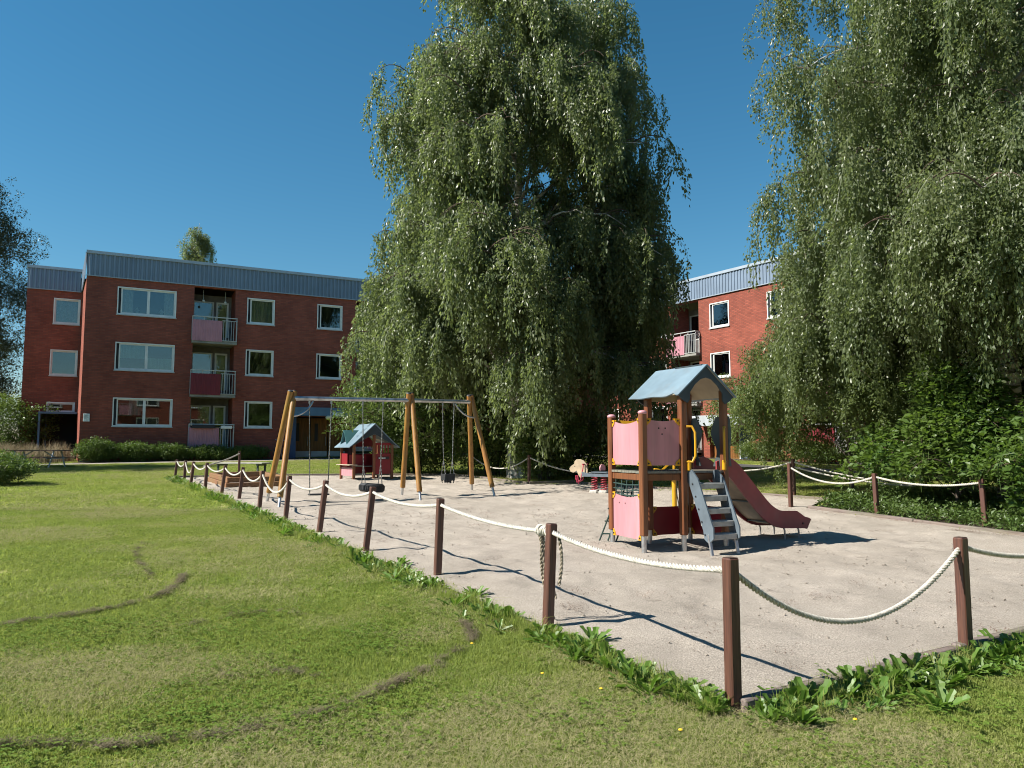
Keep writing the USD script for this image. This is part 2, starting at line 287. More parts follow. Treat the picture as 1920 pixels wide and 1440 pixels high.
xs = np.unique(np.concatenate([np.linspace(-260, -40, 12), np.linspace(-40, 40, 41), np.linspace(40, 260, 12)]))
ys = np.unique(np.concatenate([np.linspace(-80, 0, 9), np.linspace(0, 62, 63), np.linspace(62, 500, 12)]))
X, Y = np.meshgrid(xs, ys, indexing='ij'); Z = gz(X, Y) - .006 * (meshkit.noise(np.stack([X * .8, Y * .8, X * 0], -1)))
ny = len(ys); i, j = np.meshgrid(np.arange(len(xs) - 1), np.arange(ny - 1), indexing='ij')
MB().add(np.stack([X, Y, Z], -1).reshape(-1, 3), np.stack([i * ny + j, (i + 1) * ny + j, (i + 1) * ny + j + 1, i * ny + j + 1], -1).reshape(-1, 4)).put('lawn_ground', M['soil'], smooth=True, kind='structure', label='sunny mown lawn ground around the playground')
SAND = Polygon([(1.30, 4.72), (8.85, 9.15), (5.99, 15.85), (7.2, 17.75), (6.0, 18.92), (3.78, 21.05), (1.89, 22.83), (.5, 22.5), (-1.83, 26.6), (-5.86, 26.75), (-9.3, 26.3), (-11.1, 25.5)])
SAND_IN = SAND.buffer(-.12)
def sand_bump(p):
    q = np.column_stack([p, np.zeros(len(p))])
    edge = np.clip(np.array([SAND.exterior.distance(Point(a)) for a in p]) / .6, 0, 1)
    dents = meshkit.fbm(q * 2.6, 4, 3) - .5
    foot = np.clip(meshkit.noise(q * 5.5, 9) - .55, 0, 1)
    big = meshkit.fbm(q * .55, 3, 5) - .5
    z = dents * .075 + big * .06 - foot ** 1.4 * .075 + (meshkit.fbm(q * 9, 2, 21) - .5) * .022
    for (cx, cy, r, dz) in ((-4.0, 17.0, .7, -.05), (-3.2, 17.7, .7, -.05), (-1.6, 18.9, .6, -.04), (-5.0, 23.7, .5, .05), (-4.1, 24.3, .8, .04), (2.9, 10.3, .5, -.03), (4.4, 12.1, .5, -.04)):
        z = z + dz * np.exp(-(((p[:, 0] - cx) ** 2 + (p[:, 1] - cy) ** 2) / r ** 2))
    return .03 + np.maximum(z * edge, -.025)
sheet(SAND, .075, 0.0, 'sand', M['sand'], sand_bump, 'pale grey-beige trampled play sand')
LA, LO = math.radians(28.0), np.array([-20.97, 37.34])
RA, RO = math.radians(-57.0), np.array([5.44, 51.4])
def lpt(x, y): c, s = math.cos(LA), math.sin(LA); return (LO[0] + c * x - s * y, LO[1] + s * x + c * y)
def rpt(x, y): c, s = math.cos(RA), math.sin(RA); return (RO[0] + c * x - s * y, RO[1] + s * x + c * y)
sheet(Polygon([lpt(-14, -1.5), lpt(-.2, -1.5), lpt(26, -1.75), lpt(26, -3.3), lpt(-.2, -2.75), lpt(-14, -2.6)]), 1.5, .012, 'gravel_path', M['gravel'], None, 'pale gravel path along the shaded brick house')
sheet(Polygon([lpt(-.2, -.02), lpt(28, -.02), lpt(28, -1.5), lpt(-.2, -1.4)]), 1.5, .008, 'planting_bed', M['loam'], None, 'dark planting bed at the foot of the shaded house')
sheet(Polygon([rpt(2.5, -3.0), rpt(24, -5.4), rpt(24, -8.2), rpt(2.5, -5.8)]), 1.5, .012, 'asphalt_path', M['asphalt'], None, 'grey path in tree shade before the sunlit house')
sheet(Polygon([rpt(3, -.02), rpt(22, -.02), rpt(22, -1.8), rpt(3, -1.8)]), 1.5, .008, 'planting_bed', M['loam'], None, 'dark planting bed at the foot of the sunlit house')
# ground under the bushes behind the right edge of the sand
sheet(Polygon([(8.95, 9.3), (6.1, 15.9), (7.35, 17.6), (9.5, 19.5), (16, 16), (15, 9)]), .8, .014, 'shrub_bed', M['loam'], None, 'leaf-littered soil under the bushes right of the sand')

# ------------------------------------------------------------------ the two brick houses (local x along the front, -y towards the yard)
FLOORS = [(8.28, 9.68), (5.48, 6.88), (2.68, 4.10)]
def wall_with_holes(x0, x1, z0, z1, holes, depth=.30, y=0.0):
    p = sbox(x0, z0, x1, z1).difference(unary_union([sbox(*h) for h in holes]))
    ps = list(p.geoms) if hasattr(p, 'geoms') else [p]; mb = MB()
    for q in ps:
        m = trimesh.creation.extrude_polygon(q, depth, engine='earcut'); v = np.array(m.vertices)
        mb.add(np.column_stack([v[:, 0], v[:, 2] + y, v[:, 1]]), np.array(m.faces)[:, ::-1])
    return mb
def frame_mb(mb, x0, x1, z0, z1, w, y0, y1):
    mb.box((x0, y0, z0), (x0 + w, y1, z1)); mb.box((x1 - w, y0, z0), (x1, y1, z1))
    mb.box((x0 + w, y0, z1 - w), (x1 - w, y1, z1)); mb.box((x0 + w, y0, z0), (x1 - w, y1, z0 + w)); return mb
def curtain_mb(x0, x1, z0, z1, y, amp=.03, per=.16):
    n = max(8, int((x1 - x0) / .03)); x = np.linspace(x0, x1, n); yy = y + amp * np.sin(x / per * 2 * np.pi + 1.3 * np.sin(x * 7)); v = np.vstack([np.column_stack([x, yy, np.full(n, z0)]), np.column_stack([x, yy, np.full(n, z1)])])
    k = np.arange(n - 1); return MB().add(v, np.column_stack([k, k + 1, n + k + 1, n + k]))
def window(b, x0, x1, z0, z1, sashes=1, vent=True, side='l', curtains=(), y=0.0, plant=False):
    w = .055; mb = frame_mb(MB(), x0, x1, z0, z1, w, y - .015, y + .16)
    p = mb.put('window', M['white'], b)
    a, c = x0 + w, x1 - w
    if vent:
        vw = .115
        MB().box((a, y + .07, z0 + w), (a + vw, y + .12, z1 - w)).put('ventilation_gap', M['dark'], p); a += vw
    s = MB(); W = (c - a) / sashes
    for k in range(sashes):
        frame_mb(s, a + k * W + .001, a + (k + 1) * W - .001, z0 + w + .001, z1 - w - .001, .062, y + .035, y + .10)
    s.put('sash', M['white'], p)
    MB().box((a + .05, y + .062, z0 + w + .05), (c - .05, y + .068, z1 - w - .05)).put('pane', M['glass'], p)
    MB().box((x0 - .03, y - .06, z0 - .045), (x1 + .03, y + .10, z0 - .002)).put('sill', M['sill'], p)
    for (f0, f1, g0, g1, m) in curtains:
        curtain_mb(a + (c - a) * f0, a + (c - a) * f1, z0 + (z1 - z0) * g0, z0 + (z1 - z0) * g1, y + .24).put('curtain', M[m], p)
    if plant:
        q = MB()
        for k in range(2):
            cx = a + (c - a) * (.3 + .45 * k); q.mesh(trimesh.creation.cylinder(.07, .16, sections=10), trimesh.transformations.translation_matrix((cx, y + .22, z0 + .16)))
            q.mesh(trimesh.creation.cone(.13, .18, sections=12), trimesh.transformations.translation_matrix((cx, y + .22, z0 + .27)))
        q.put('window_lamp', M['sign'], p)
    return p
def corrugated(x0, x1, z0, z1, y, per, amp, flip=1):
    n = int(round((x1 - x0) / per)); per = (x1 - x0) / n; prof = []
    for k in range(n):
        b0 = x0 + k * per; prof += [(b0, 0), (b0 + per * .40, 0), (b0 + per * .50, -amp), (b0 + per * .90, -amp)]
    prof.append((x1, 0)); prof = np.array(prof); m = len(prof)
    v = np.vstack([np.column_stack([prof[:, 0], y + prof[:, 1] * flip, np.full(m, z)]) for z in (z0, z1)]); k = np.arange(m - 1)
    f = np.column_stack([k, k + 1, m + k + 1, m + k]); return MB().add(v, f)
def rot_mb(mb, ang, o):
    c, s = math.cos(ang), math.sin(ang)
    for v in mb.v:
        x, y = v[:, 0].copy(), v[:, 1].copy(); v[:, 0] = o[0] + c * x - s * y; v[:, 1] = o[1] + s * x + c * y
    return mb
def parapet(b, x0, x1, y=0.0, z0=10.12, z1=11.2):
    corrugated(x0, x1, z0, z1, y - .05, .21, .035).put('parapet_cladding', M['parapet'], b)
    MB().box((x0 - .05, y - .13, z1), (x1 + .05, y + .35, z1 + .15)).put('parapet_cap', M['cap'], b)
    MB().box((x0 - .02, y - .085, z0 - .04), (x1 + .02, y + .01, z0 - .001)).put('parapet_drip', M['cap'], b)
def balcony(b, x0, x1, zf, panel, px, right_bars=True, plants=False, rect=None):
    """zf: top of the slab; px: where the panel ends and the bars begin."""
    sl = MB().box((x0 - .08, -.34, zf - .16), (x1 + .08, 1.5, zf)).put('balcony', M['concrete'], b)
    a, c = (x0 - .08, px) if right_bars else (px, x1 + .08)
    corrugated(a, c, zf - .05, zf + 1.05, -.37, .12, .012).put('panel', panel, sl)
    MB().box((a, -.365, zf - .045), (c, -.345, zf + 1.045)).put('panel_back', panel, sl)
    r = MB(); r.box((x0 - .08, -.39, zf + 1.2), (x1 + .08, -.34, zf + 1.25), .005)
    for x in np.linspace(x0 - .06, x1 + .06, 5): r.box((x - .018, -.343, zf + .01), (x + .018, -.31, zf + 1.2))
    for sx in (x0 - .08, x1 + .04): r.box((sx, -.339, zf + 1.2), (sx + .04, -.02, zf + 1.25))
    r.put('handrail', M['rail'], sl)
    q = MB(); e0, e1 = (px, x1 + .08) if right_bars else (x0 - .08, px)
    for x in np.linspace(e0 + .07, e1 - .05, max(3, int((e1 - e0) / .115))): q.box((x - .011, -.375, zf + .02), (x + .011, -.353, zf + 1.08))
    q.box((e0, -.38, zf + .0), (e1, -.345, zf + .03)); q.box((e0, -.38, zf + 1.06), (e1, -.345, zf + 1.09))
    q.put('railing_bars', M['rail'], sl)
    s = MB()
    for sx in (x0 - .07, x1 + .07):
        for y in np.linspace(-.3, -.04, 4): s.box((sx - .01, y - .01, zf + .01), (sx + .01, y + .01, zf + 1.2))
    s.put('side_bars', M['rail'], sl)
    return sl
def recess(b, x0, x1, z0, z1, floors, depth=1.5, light=None):
    w = MB(); w.box((x0 - .25, .30, z0), (x0, depth, z1)); w.box((x1, .30, z0), (x1 + .25, depth, z1)); w.put('recess_wall', M['brick'], b)
    for zf in floors:
        top = min(zf + 2.62, z1)
        k = wall_with_holes(x0, x1, zf, top, [(x0 + .10, zf + .75, x0 + (x1 - x0) * .56, top - .35), (x0 + (x1 - x0) * .62, zf + .06, x1 - .14, top - .35)], .12, depth)
        k.put('balcony_wall', M['plinth'], b)
        fr = MB(); frame_mb(fr, x0 + .10, x0 + (x1 - x0) * .56, zf + .75, top - .35, .07, depth - .02, depth + .08); frame_mb(fr, x0 + (x1 - x0) * .62, x1 - .14, zf + .06, top - .35, .09, depth - .02, depth + .08)
        q = fr.put('balcony_window', M['white'], b)
        g = MB().box((x0 + .17, depth + .02, zf + .82), (x0 + (x1 - x0) * .56 - .07, depth + .03, top - .42)); g.box((x0 + (x1 - x0) * .62 + .09, depth + .02, zf + .15), (x1 - .23, depth + .03, top - .44)); g.put('pane', M['glass'], q)
        if light == zf:
            MB().mesh(trimesh.creation.revolve(np.array([[.02, .17], [.10, .15], [.17, .02], [.16, .0], [.09, .13]]), sections=18), trimesh.transformations.translation_matrix((x0 + .62, depth + .35, zf + 1.25))).put('hanging_lamp', M['orange'], b)
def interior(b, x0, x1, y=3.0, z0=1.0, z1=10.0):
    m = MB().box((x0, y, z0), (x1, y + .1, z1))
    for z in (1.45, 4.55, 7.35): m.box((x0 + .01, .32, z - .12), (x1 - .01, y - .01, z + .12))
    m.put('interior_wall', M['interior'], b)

b = thing('brick_house', 'three-storey dark red brick house with blue metal parapet, its front in shade behind the lawn', 'building', (LO[0], LO[1], 0), LA)
big = [(1.38, 4.10)]; aw = [(7.60, 9.05)]; bw = [(11.37, 12.80)]
holes = [(x0, z0, x1, z1) for (x0, x1) in big + aw for (z0, z1) in FLOORS] + [(11.37, z0, 12.80, z1) for (z0, z1) in FLOORS[:2]]
holes += [(4.95, 1.25, 7.0, 10.02), (10.32, .8, 13.52, 3.34), (13.62, 1.25, 16.0, 10.02)]
more = [(17.2, 18.6), (20.2, 21.6), (23.0, 25.6), (26.6, 28.0)]
holes += [(x0, z0, x1, z1) for (x0, x1) in more for (z0, z1) in FLOORS]
wall_with_holes(0, 30.6, .75, 10.12, holes).put('wall', M['brick'], b)
MB().box((.01, -.03, -.2), (10.28, .29, .98)).box((13.56, -.03, -.2), (30.6, .29, 1.3)).put('plinth', M['plinth'], b)
MB().add(np.array([(x + k * -.24, y, z) for (x, y, k) in ((0, .302, 0), (-.01, 4.9, 1), (.3, 4.9, 1), (.3, .302, 0)) for z in (.75, 10.12)]), [[0, 1, 3, 2], [2, 3, 5, 4], [4, 5, 7, 6], [6, 7, 1, 0], [1, 7, 5, 3]]).put('side_wall', M['brick'], b)
MB().box((-.2, 5.3, .75), (.30, 11.5, 10.12)).put('side_wall', M['brick'], b)
rot_mb(corrugated(0, 5.0, 10.12, 11.2, .05, .21, .035, -1), math.pi / 2 + .052, (0, 0)).put('parapet_cladding', M['parapet'], b)
MB().box((-.10, .36, 11.2), (.3, 12, 11.35)).put('parapet_cap', M['cap'], b)
parapet(b, 0, 30.6); MB().box((.31, .36, 10.85), (29.5, 11.5, 10.95)).put('roof_deck', M['roof'], b)
MB().box((.3, 11.2, .5), (29.5, 11.5, 10.8)).put('rear_wall', M['brick'], b)
cur = {0: (0, .22, .02, .98, 'curtain'), 1: (.80, 1, .02, .98, 'curtain')}
window(b, 1.38, 4.10, 8.28, 9.68, 2, True, curtains=(cur[0], cur[1]), plant=True)
window(b, 1.38, 4.10, 5.48, 6.88, 2, True, curtains=((.0, .48, .45, .98, 'blind'), (.5, 1, .02, .5, 'blind')))
window(b, 1.38, 4.10, 2.68, 4.10, 2, True, curtains=((.22, .45, .4, .98, 'curtain'), (.4, .5, .55, .98, 'curtain')))
window(b, 7.60, 9.05, 8.28, 9.68, curtains=((.0, 1, .0, 1, 'blind'),)); window(b, 7.60, 9.05, 5.48, 6.88); window(b, 7.60, 9.05, 2.68, 4.10)
window(b, 11.37, 12.80, 8.28, 9.68, plant=True); window(b, 11.37, 12.80, 5.48, 6.88)
for (x0, x1) in more:
    for (z0, z1) in FLOORS: window(b, x0, x1, z0, z1)
recess(b, 4.95, 7.0, 1.25, 10.02, (7.28, 4.48, 1.62), light=1.62)
recess(b, 13.62, 16.0, 1.25, 10.02, (7.28, 4.48, 1.62))
balcony(b, 4.95, 7.0, 7.20, M['pink'], 6.33); balcony(b, 4.95, 7.0, 4.40, M['red_panel'], 6.33); balcony(b, 4.95, 7.0, 1.60, M['pink'], 6.33)
balcony(b, 13.62, 16.0, 7.20, M['pink'], 14.25, False); balcony(b, 13.62, 16.0, 4.40, M['red_panel'], 14.25, False); balcony(b, 13.62, 16.0, 1.60, M['pink'], 14.25, False)
MB().box((5.0, -.55, 2.62), (6.1, -.36, 2.80)).put('flower_box', M['dark'], b); MB().box((6.4, -.52, 2.60), (6.95, -.37, 2.76), .02).put('flower_box', M['white'], b)
lamps = MB()
for x in (5.45, 6.55): lamps.mesh(trimesh.creation.icosphere(1, .07), trimesh.transformations.translation_matrix((x, .5, 9.4))); lamps.box((x - .006, .494, 9.45), (x + .006, .506, 9.98))
lamps.put('hanging_lamp', M['sign'], b)
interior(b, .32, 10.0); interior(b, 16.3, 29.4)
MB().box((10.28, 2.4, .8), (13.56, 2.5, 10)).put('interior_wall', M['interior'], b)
# entrance
MB().box((9.98, -.75, 3.36), (13.86, .0 - .002, 3.82), .01).put('entrance_canopy', M['blue_fascia'], b)
for lo_, hi_ in (((9.98, -.06, .8), (10.34, -.004, 3.35)), ((13.50, -.06, .8), (13.62, -.004, 3.35)), ((10.30, .01, .8), (10.318, 1.1, 3.35))): MB().box(lo_, hi_).put('entrance_frame', M['blue_door'], b)
for k, (x0, x1) in enumerate(((10.36, 11.35), (11.40, 12.35), (12.40, 13.48))):
    d = MB()
    for q in range(6): d.box((x0 + (x1 - x0) * q / 6 + .006, 1.05, 1.45), (x0 + (x1 - x0) * (q + 1) / 6 - .006, 1.1, 3.28), .004)
    d.box((x0, 1.08, .95), (x1, 1.12, 3.3)); d = d.put('door', M['door_wood'], b)
    MB().box((x0 + .02, 1.03, 1.0), (x1 - .02, 1.048, 1.44)).put('kick_plate', M['rail'], d)
    if k < 2:
        MB().box((x0 + .22, 1.035, 2.0), (x0 + .40, 1.047, 3.0)).put('glazing', M['dark'], d)
        MB().tube([(x1 - .12, 1.0, 1.75), (x1 - .12, .98, 1.8), (x1 - .12, .98, 2.2), (x1 - .12, 1.0, 2.25)], .014, 6).put('handle', M['rail'], d)
MB().box((10.34, -.2, .8), (13.5, 1.05, .93)).put('entrance_step', M['concrete'], b)
MB().mesh(trimesh.creation.icosphere(2, .15), trimesh.transformations.scale_and_translate((1.3, 1, .75), (11.95, -.78, 3.28))).put('entrance_lamp', M['lamp'], b)
MB().box((12.15, -.80, 3.36), (12.75, -.752, 3.56)).put('number_plate', M['sign'], b)
# the set-back wing on the left
wy = 4.9
wing = [(-1.60, 8.28, -.34, 9.68), (-1.65, 5.48, -.36, 6.88), (-1.70, 3.5, -.38, 4.06), (-2.0, .6, -.26, 3.46)]
wall_with_holes(-2.85, -.245, .6, 10.12, wing, .3, wy).put('wall', M['brick'], b)
MB().box((-2.85, wy + .302, .6), (-2.55, wy + 8, 10.12)).put('side_wall', M['brick'], b)
parapet(b, -2.85, -.36, wy); MB().box((-2.75, wy + .36, 10.85), (-.1, wy + 8, 10.95)).put('roof_deck', M['roof'], b)
window(b, -1.60, -.34, 8.28, 9.68, 1, False, y=wy, curtains=((0, 1, 0, 1, 'curtain'),)); window(b, -1.65, -.36, 5.48, 6.88, 1, False, y=wy); window(b, -1.70, -.38, 3.5, 4.06, 1, False, y=wy)
d = MB(); d.box((-1.99, wy - .9, .6), (-1.90, wy - .004, 3.40)); d.box((-2.0, wy - .95, 3.40), (-.26, wy - .004, 3.50)); d.box((-1.72, wy + .02, .6), (-1.64, wy + .1, 3.40)); d.put('porch_frame', M['blue_fascia'], b)
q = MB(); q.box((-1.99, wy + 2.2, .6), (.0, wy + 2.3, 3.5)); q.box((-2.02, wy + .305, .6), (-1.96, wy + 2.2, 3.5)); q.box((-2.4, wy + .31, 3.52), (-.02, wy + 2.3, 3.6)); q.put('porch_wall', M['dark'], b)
MB().box((-2.45, wy + 2.6, 3.7), (-.02, wy + 2.7, 10)).put('interior_wall', M['interior'], b)
# sign on the house
x, y = lpt(.27, -.035); t = thing('wall_sign', 'small pale square sign high on the brick corner beside the open porch', 'sign', (x, y, 3.08), LA)
MB().box((-.14, -.03, -.19), (.14, .03, .19), .008).put('sign_board', M['sign'], t)
lb = MB()
for k, w in enumerate((.17, .14, .18, .10)): lb.box((-.09, -.034, .10 - k * .055), (-.09 + w, -.0305, .115 - k * .055))
lb.put('print_lines', M['seat_grey'], t)

b = thing('brick_house', 'sunlit orange-red brick house with pale ribbed parapet behind the two birches on the right', 'building', (RO[0], RO[1], 0), RA)
cols = [(1.5, 2.6), (5.6, 6.95), (10.38, 11.78), (14.30, 15.9), (19.6, 21.4), (24.0, 26.4), (30.0, 31.5)]
holes = [(x0, z0, x1, z1) for (x0, x1) in cols for (z0, z1) in (FLOORS if x0 not in (10.38,) else FLOORS[:2])] + [(7.35, 1.2, 9.55, 10.02), (16.6, 1.2, 19.0, 10.02), (10.2, .6, 13.0, 2.78)]
wall_with_holes(0, 36, .2, 10.12, holes).put('wall', M['brick'], b)
MB().box((0, -.03, -.3), (10.15, .29, 1.0)).box((13.05, -.03, -.3), (36, .29, .95)).put('plinth', M['plinth'], b)
MB().box((35.7, .302, .2), (36, 11, 10.12)).put('side_wall', M['brick'], b); MB().box((0, 10.7, .2), (35.7, 11, 10.8)).put('rear_wall', M['brick'], b)
parapet(b, 0.1, 36); MB().box((.3, .36, 10.85), (35.9, 10.6, 10.95)).put('roof_deck', M['roof'], b)
for (x0, x1) in cols:
    for k, (z0, z1) in enumerate(FLOORS):
        if x0 == 10.38 and k == 2: continue
        cu = ((.05, 1, 0, 1, 'curtain_plum'),) if (x0 == 10.38 and k == 1) else ((.1, .6, 0, 1, 'curtain_pink'),) if (x0 == 1.5 and k == 1) else ((0, .35, 0, 1, 'curtain'),) if x0 > 14 else ()
        window(b, x0, x1, z0, z1, 1 if x1 - x0 < 1.5 else 2, curtains=cu)
recess(b, 7.35, 9.55, 1.2, 10.02, (7.28, 4.48, 1.62)); recess(b, 16.6, 19.0, 1.2, 10.02, (7.28, 4.48, 1.62))
balcony(b, 7.35, 9.55, 7.0, M['pink'], 8.75); balcony(b, 7.35, 9.55, 4.15, M['pink'], 8.75); balcony(b, 7.35, 9.55, 1.5, M['red_panel'], 8.75)
balcony(b, 16.6, 19.0, 7.0, M['pink'], 18.2); balcony(b, 16.6, 19.0, 4.15, M['pink'], 18.2); balcony(b, 16.6, 19.0, 1.5, M['red_panel'], 18.2)
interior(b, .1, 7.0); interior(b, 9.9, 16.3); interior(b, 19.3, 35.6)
MB().box((9.72, -.9, 2.80), (13.05, -.004, 3.38), .01).put('entrance_canopy', M['white_fascia'], b)
d = MB()
for q in range(11): d.box((10.30 + .16 * q + .005, .25, .75), (10.30 + .16 * (q + 1) - .005, .30, 2.76), .004)
d = d.put('door', M['door_wood'], b); MB().box((11.9, .20, 1.55), (11.96, .245, 1.85)).put('handle', M['dark'], d)
MB().box((12.08, .22, .6), (12.16, .29, 2.78)).put('door_post', M['white'], b)
p = MB().box((12.17, .18, .6), (12.99, .26, 2.78)).put('louvre_panel', M['blue_door'], b)
for k in range(11): MB().box((12.35, .13, .72 + .115 * k), (12.95, .176, .76 + .115 * k)).put('slat', M['seat_grey'], p)
MB().box((10.1, -.6, .4), (12.1, .2, .74)).put('entrance_step', M['concrete'], b)

# ------------------------------------------------------------------ rope fence and timber edging
rng = np.random.default_rng(11)
AX = np.array([-.510, .860]); BX = np.array([.862, .507])
def post_mesh(h, w=.075):
    return MB().box((-w / 2, -w / 2, -.35), (w / 2, w / 2, h), .007)
POSTS = [  # base x, y, top offset along x (lean), height, label, twist
    (1.302, 4.66, .0, .885, 'nearest brown fence post at the front corner of the sand, full height in view'),
    (.295, 6.49, .035, .86, 'leaning brown fence post with the frayed knotted rope beside it'),
    (-.829, 8.69, .030, .87, 'brown fence post on the lawn edge, next beyond the one with the knotted rope'),
    (-1.955, 10.41, .085, .87, 'brown fence post on the lawn edge standing in front of the tyre swing'),
    (-3.043, 12.28, .095, .83, 'brown fence post leaning right, just right of the flat black swing seat'),
    (-4.042, 13.87, .06, .80, 'brown fence post on the lawn edge just right of the left swing legs'),
    (-5.158, 15.85, .05, .78, 'brown fence post on the lawn edge just left of the left swing legs'),
    (-6.316, 17.95, .08, .75, 'brown fence post in front of the right half of the wooden sandbox frame'),
    (-7.261, 19.38, .08, .72, 'brown fence post in front of the middle of the wooden sandbox frame'),
    (-8.062, 20.35, .04, .74, 'brown fence post in front of the left corner of the wooden sandbox frame'),
    (-9.132, 22.0, .07, .70, 'short far brown fence post, third from the far end of the lawn-side row'),
    (-10.146, 23.96, .03, .66, 'short far brown fence post, second from the far end of the lawn-side row'),
    (-11.087, 25.47, .05, .62, 'farthest brown fence post at the left end of the lawn-side row'),
    (3.326, 5.777, -.01, .85, 'brown fence post near the right edge, right end of the deeply sagging rope'),
    (7.946, 13.06, -.02, .80, 'brown fence post half hidden by the broad-leaved bush at far right'),
    (6.869, 14.62, -.02, .80, 'brown fence post in front of the lit bushes, right of the slide'),
    (5.766, 16.06, -.01, .92, 'nearer of two overlapping brown fence posts right of the slide'),
    (6.883, 18.92, .0, .90, 'farther and thinner of two overlapping brown fence posts right of the slide'),
    (.503, 22.83, .0, .86, 'thin brown fence post under the big birch, left of the spring horse'),
    (-1.465, 26.58, .0, .85, 'thin far brown fence post seen just left of the right swing legs'),
    (-9.3, 26.35, .0, .85, 'tall far brown fence post by the low pale bench, at the back of the sand'),
    (5.50, 7.05, .0, .85, None)]
TOPS = []
for k, (x, y, lean, h, lab) in enumerate(POSTS):
    base = G(x, y, -.02); mb = post_mesh(h + .02)
    tw = math.atan2(BX[1], BX[0]) + rng.uniform(-.12, .12); lx, ly = lean, rng.uniform(-.02, .02)
    path = numbered('/World', 'fence_post'); X = UsdGeom.Xform.Define(stage, path); X.AddTranslateOp().Set(Gf.Vec3d(*base))
    X.AddRotateYOp().Set(math.degrees(math.atan2(lx, h))); X.AddRotateXOp().Set(math.degrees(math.atan2(ly, h))); X.AddRotateZOp().Set(math.degrees(tw))
    tag(path, lab or 'brown fence post outside the right edge of the view', 'fence post', 'brown posts of the rope fence')
    mb.put('shaft', M['post'], path)
    MB().box((-.031, -.031, h + .0205), (.031, .031, h + .0235)).put('end_grain', M['post_top'], path)
    TOPS.append(base + np.array([lx * .93, -ly * .93, (h + .02) * .925]))
def rope_path(p, q, sag, n=60, skew=0.0):
    t = np.linspace(0, 1, n); s = 4 * t * (1 - t) * (1 + skew * (t - .5)); P = p + (q - p) * t[:, None]; P[:, 2] -= sag * s
    return P
def twisted(mb, P, r=.0098, off=.0115, pitch=.10, strands=3, sides=6):
    L = np.concatenate([[0], np.cumsum(np.linalg.norm(np.diff(P, axis=0), axis=1))]); n = max(24, int(L[-1] / (pitch / 7)))
    s = np.linspace(0, L[-1], n); Q = np.stack([np.interp(s, L, P[:, k]) for k in range(3)], 1)
    t = np.gradient(Q, axis=0); t /= np.linalg.norm(t, axis=1, keepdims=True); a = np.cross(t, [0, 0, 1.0]); a /= np.linalg.norm(a, axis=1, keepdims=True) + 1e-9; b_ = np.cross(t, a)
    for k in range(strands):
        g = s / pitch * 2 * np.pi + k * 2 * np.pi / strands
        mb.tube(Q + off * (np.cos(g)[:, None] * a + np.sin(g)[:, None] * b_), r, sides)
    return mb
ROPES = [(1, 0, .075, 'slack-free twisted white rope from the knotted post to the front corner post'), (0, 13, .415, 'deeply sagging twisted rope at the front right, its left half in shade'),
    (2, 1, .05, 'ribbed white rope running into the knot on the post'), (3, 2, .075, 'white rope sagging below the tyre swing, on its right side'), (4, 3, .11, 'white rope crossing in front of the tyre swing from the left'),
    (5, 4, .12, 'white rope crossing in front of the flat swing seat'), (6, 5, .30, 'white rope hanging in a deep loop in front of the left swing legs'), (7, 6, .20, 'white rope in front of the right end of the wooden sandbox frame'),
    (8, 7, .15, 'white rope in front of the wooden sandbox frame, over its middle'), (9, 8, .13, 'white rope over the left corner of the wooden sandbox frame'), (10, 9, .14, 'far white rope left of the wooden sandbox frame'), (11, 10, .30, 'far white rope hanging in a narrow deep loop'), (12, 11, .16, 'farthest short white rope at the left end of the row'),
    (16, 15, .22, 'white rope sagging over low plants right of the slide'), (15, 14, .10, 'white rope partly hidden in the bushes at far right'), (13, 21, .16, 'dark twisted rope leaving the picture at the right edge'), (19, 18, .42, 'thin pale rope behind the right swing legs under the birch')]
for (a, c, sag, lab) in ROPES:
    P = rope_path(TOPS[a], TOPS[c], sag)
    twisted(MB(), P, sides=6 if min(P[:, 1]) < 12 else 5).put('fence_rope', M['rope'], smooth=True, label=lab, cat='rope', group='white ropes of the fence')
for (p, q, sag, lab) in ((TOPS[18], G(2.7, 21.9, .42), .18, 'thin slack rope from the post under the birch towards the spring horse'), (TOPS[17], G(4.55, 20.3, .75), .22, 'white rope rising to the thinner post behind the slide'), (TOPS[17], G(9.1, 17.2, .40), .10, 'worn white rope running from the thinner post into the bushes'), (TOPS[17] - [0, 0, .12], G(9.4, 17.0, .38), .12, 'thin grey rope below the worn white one, going into the bushes'), (TOPS[20], TOPS[9] + [-.4, .8, -.05], .04, 'taut grey rope falling from the far tall post by the low bench')):
    twisted(MB(), rope_path(np.asarray(p, float), np.asarray(q, float), sag)).put('fence_rope', M['rope'], smooth=True, label=lab, cat='rope', group='white ropes of the fence')
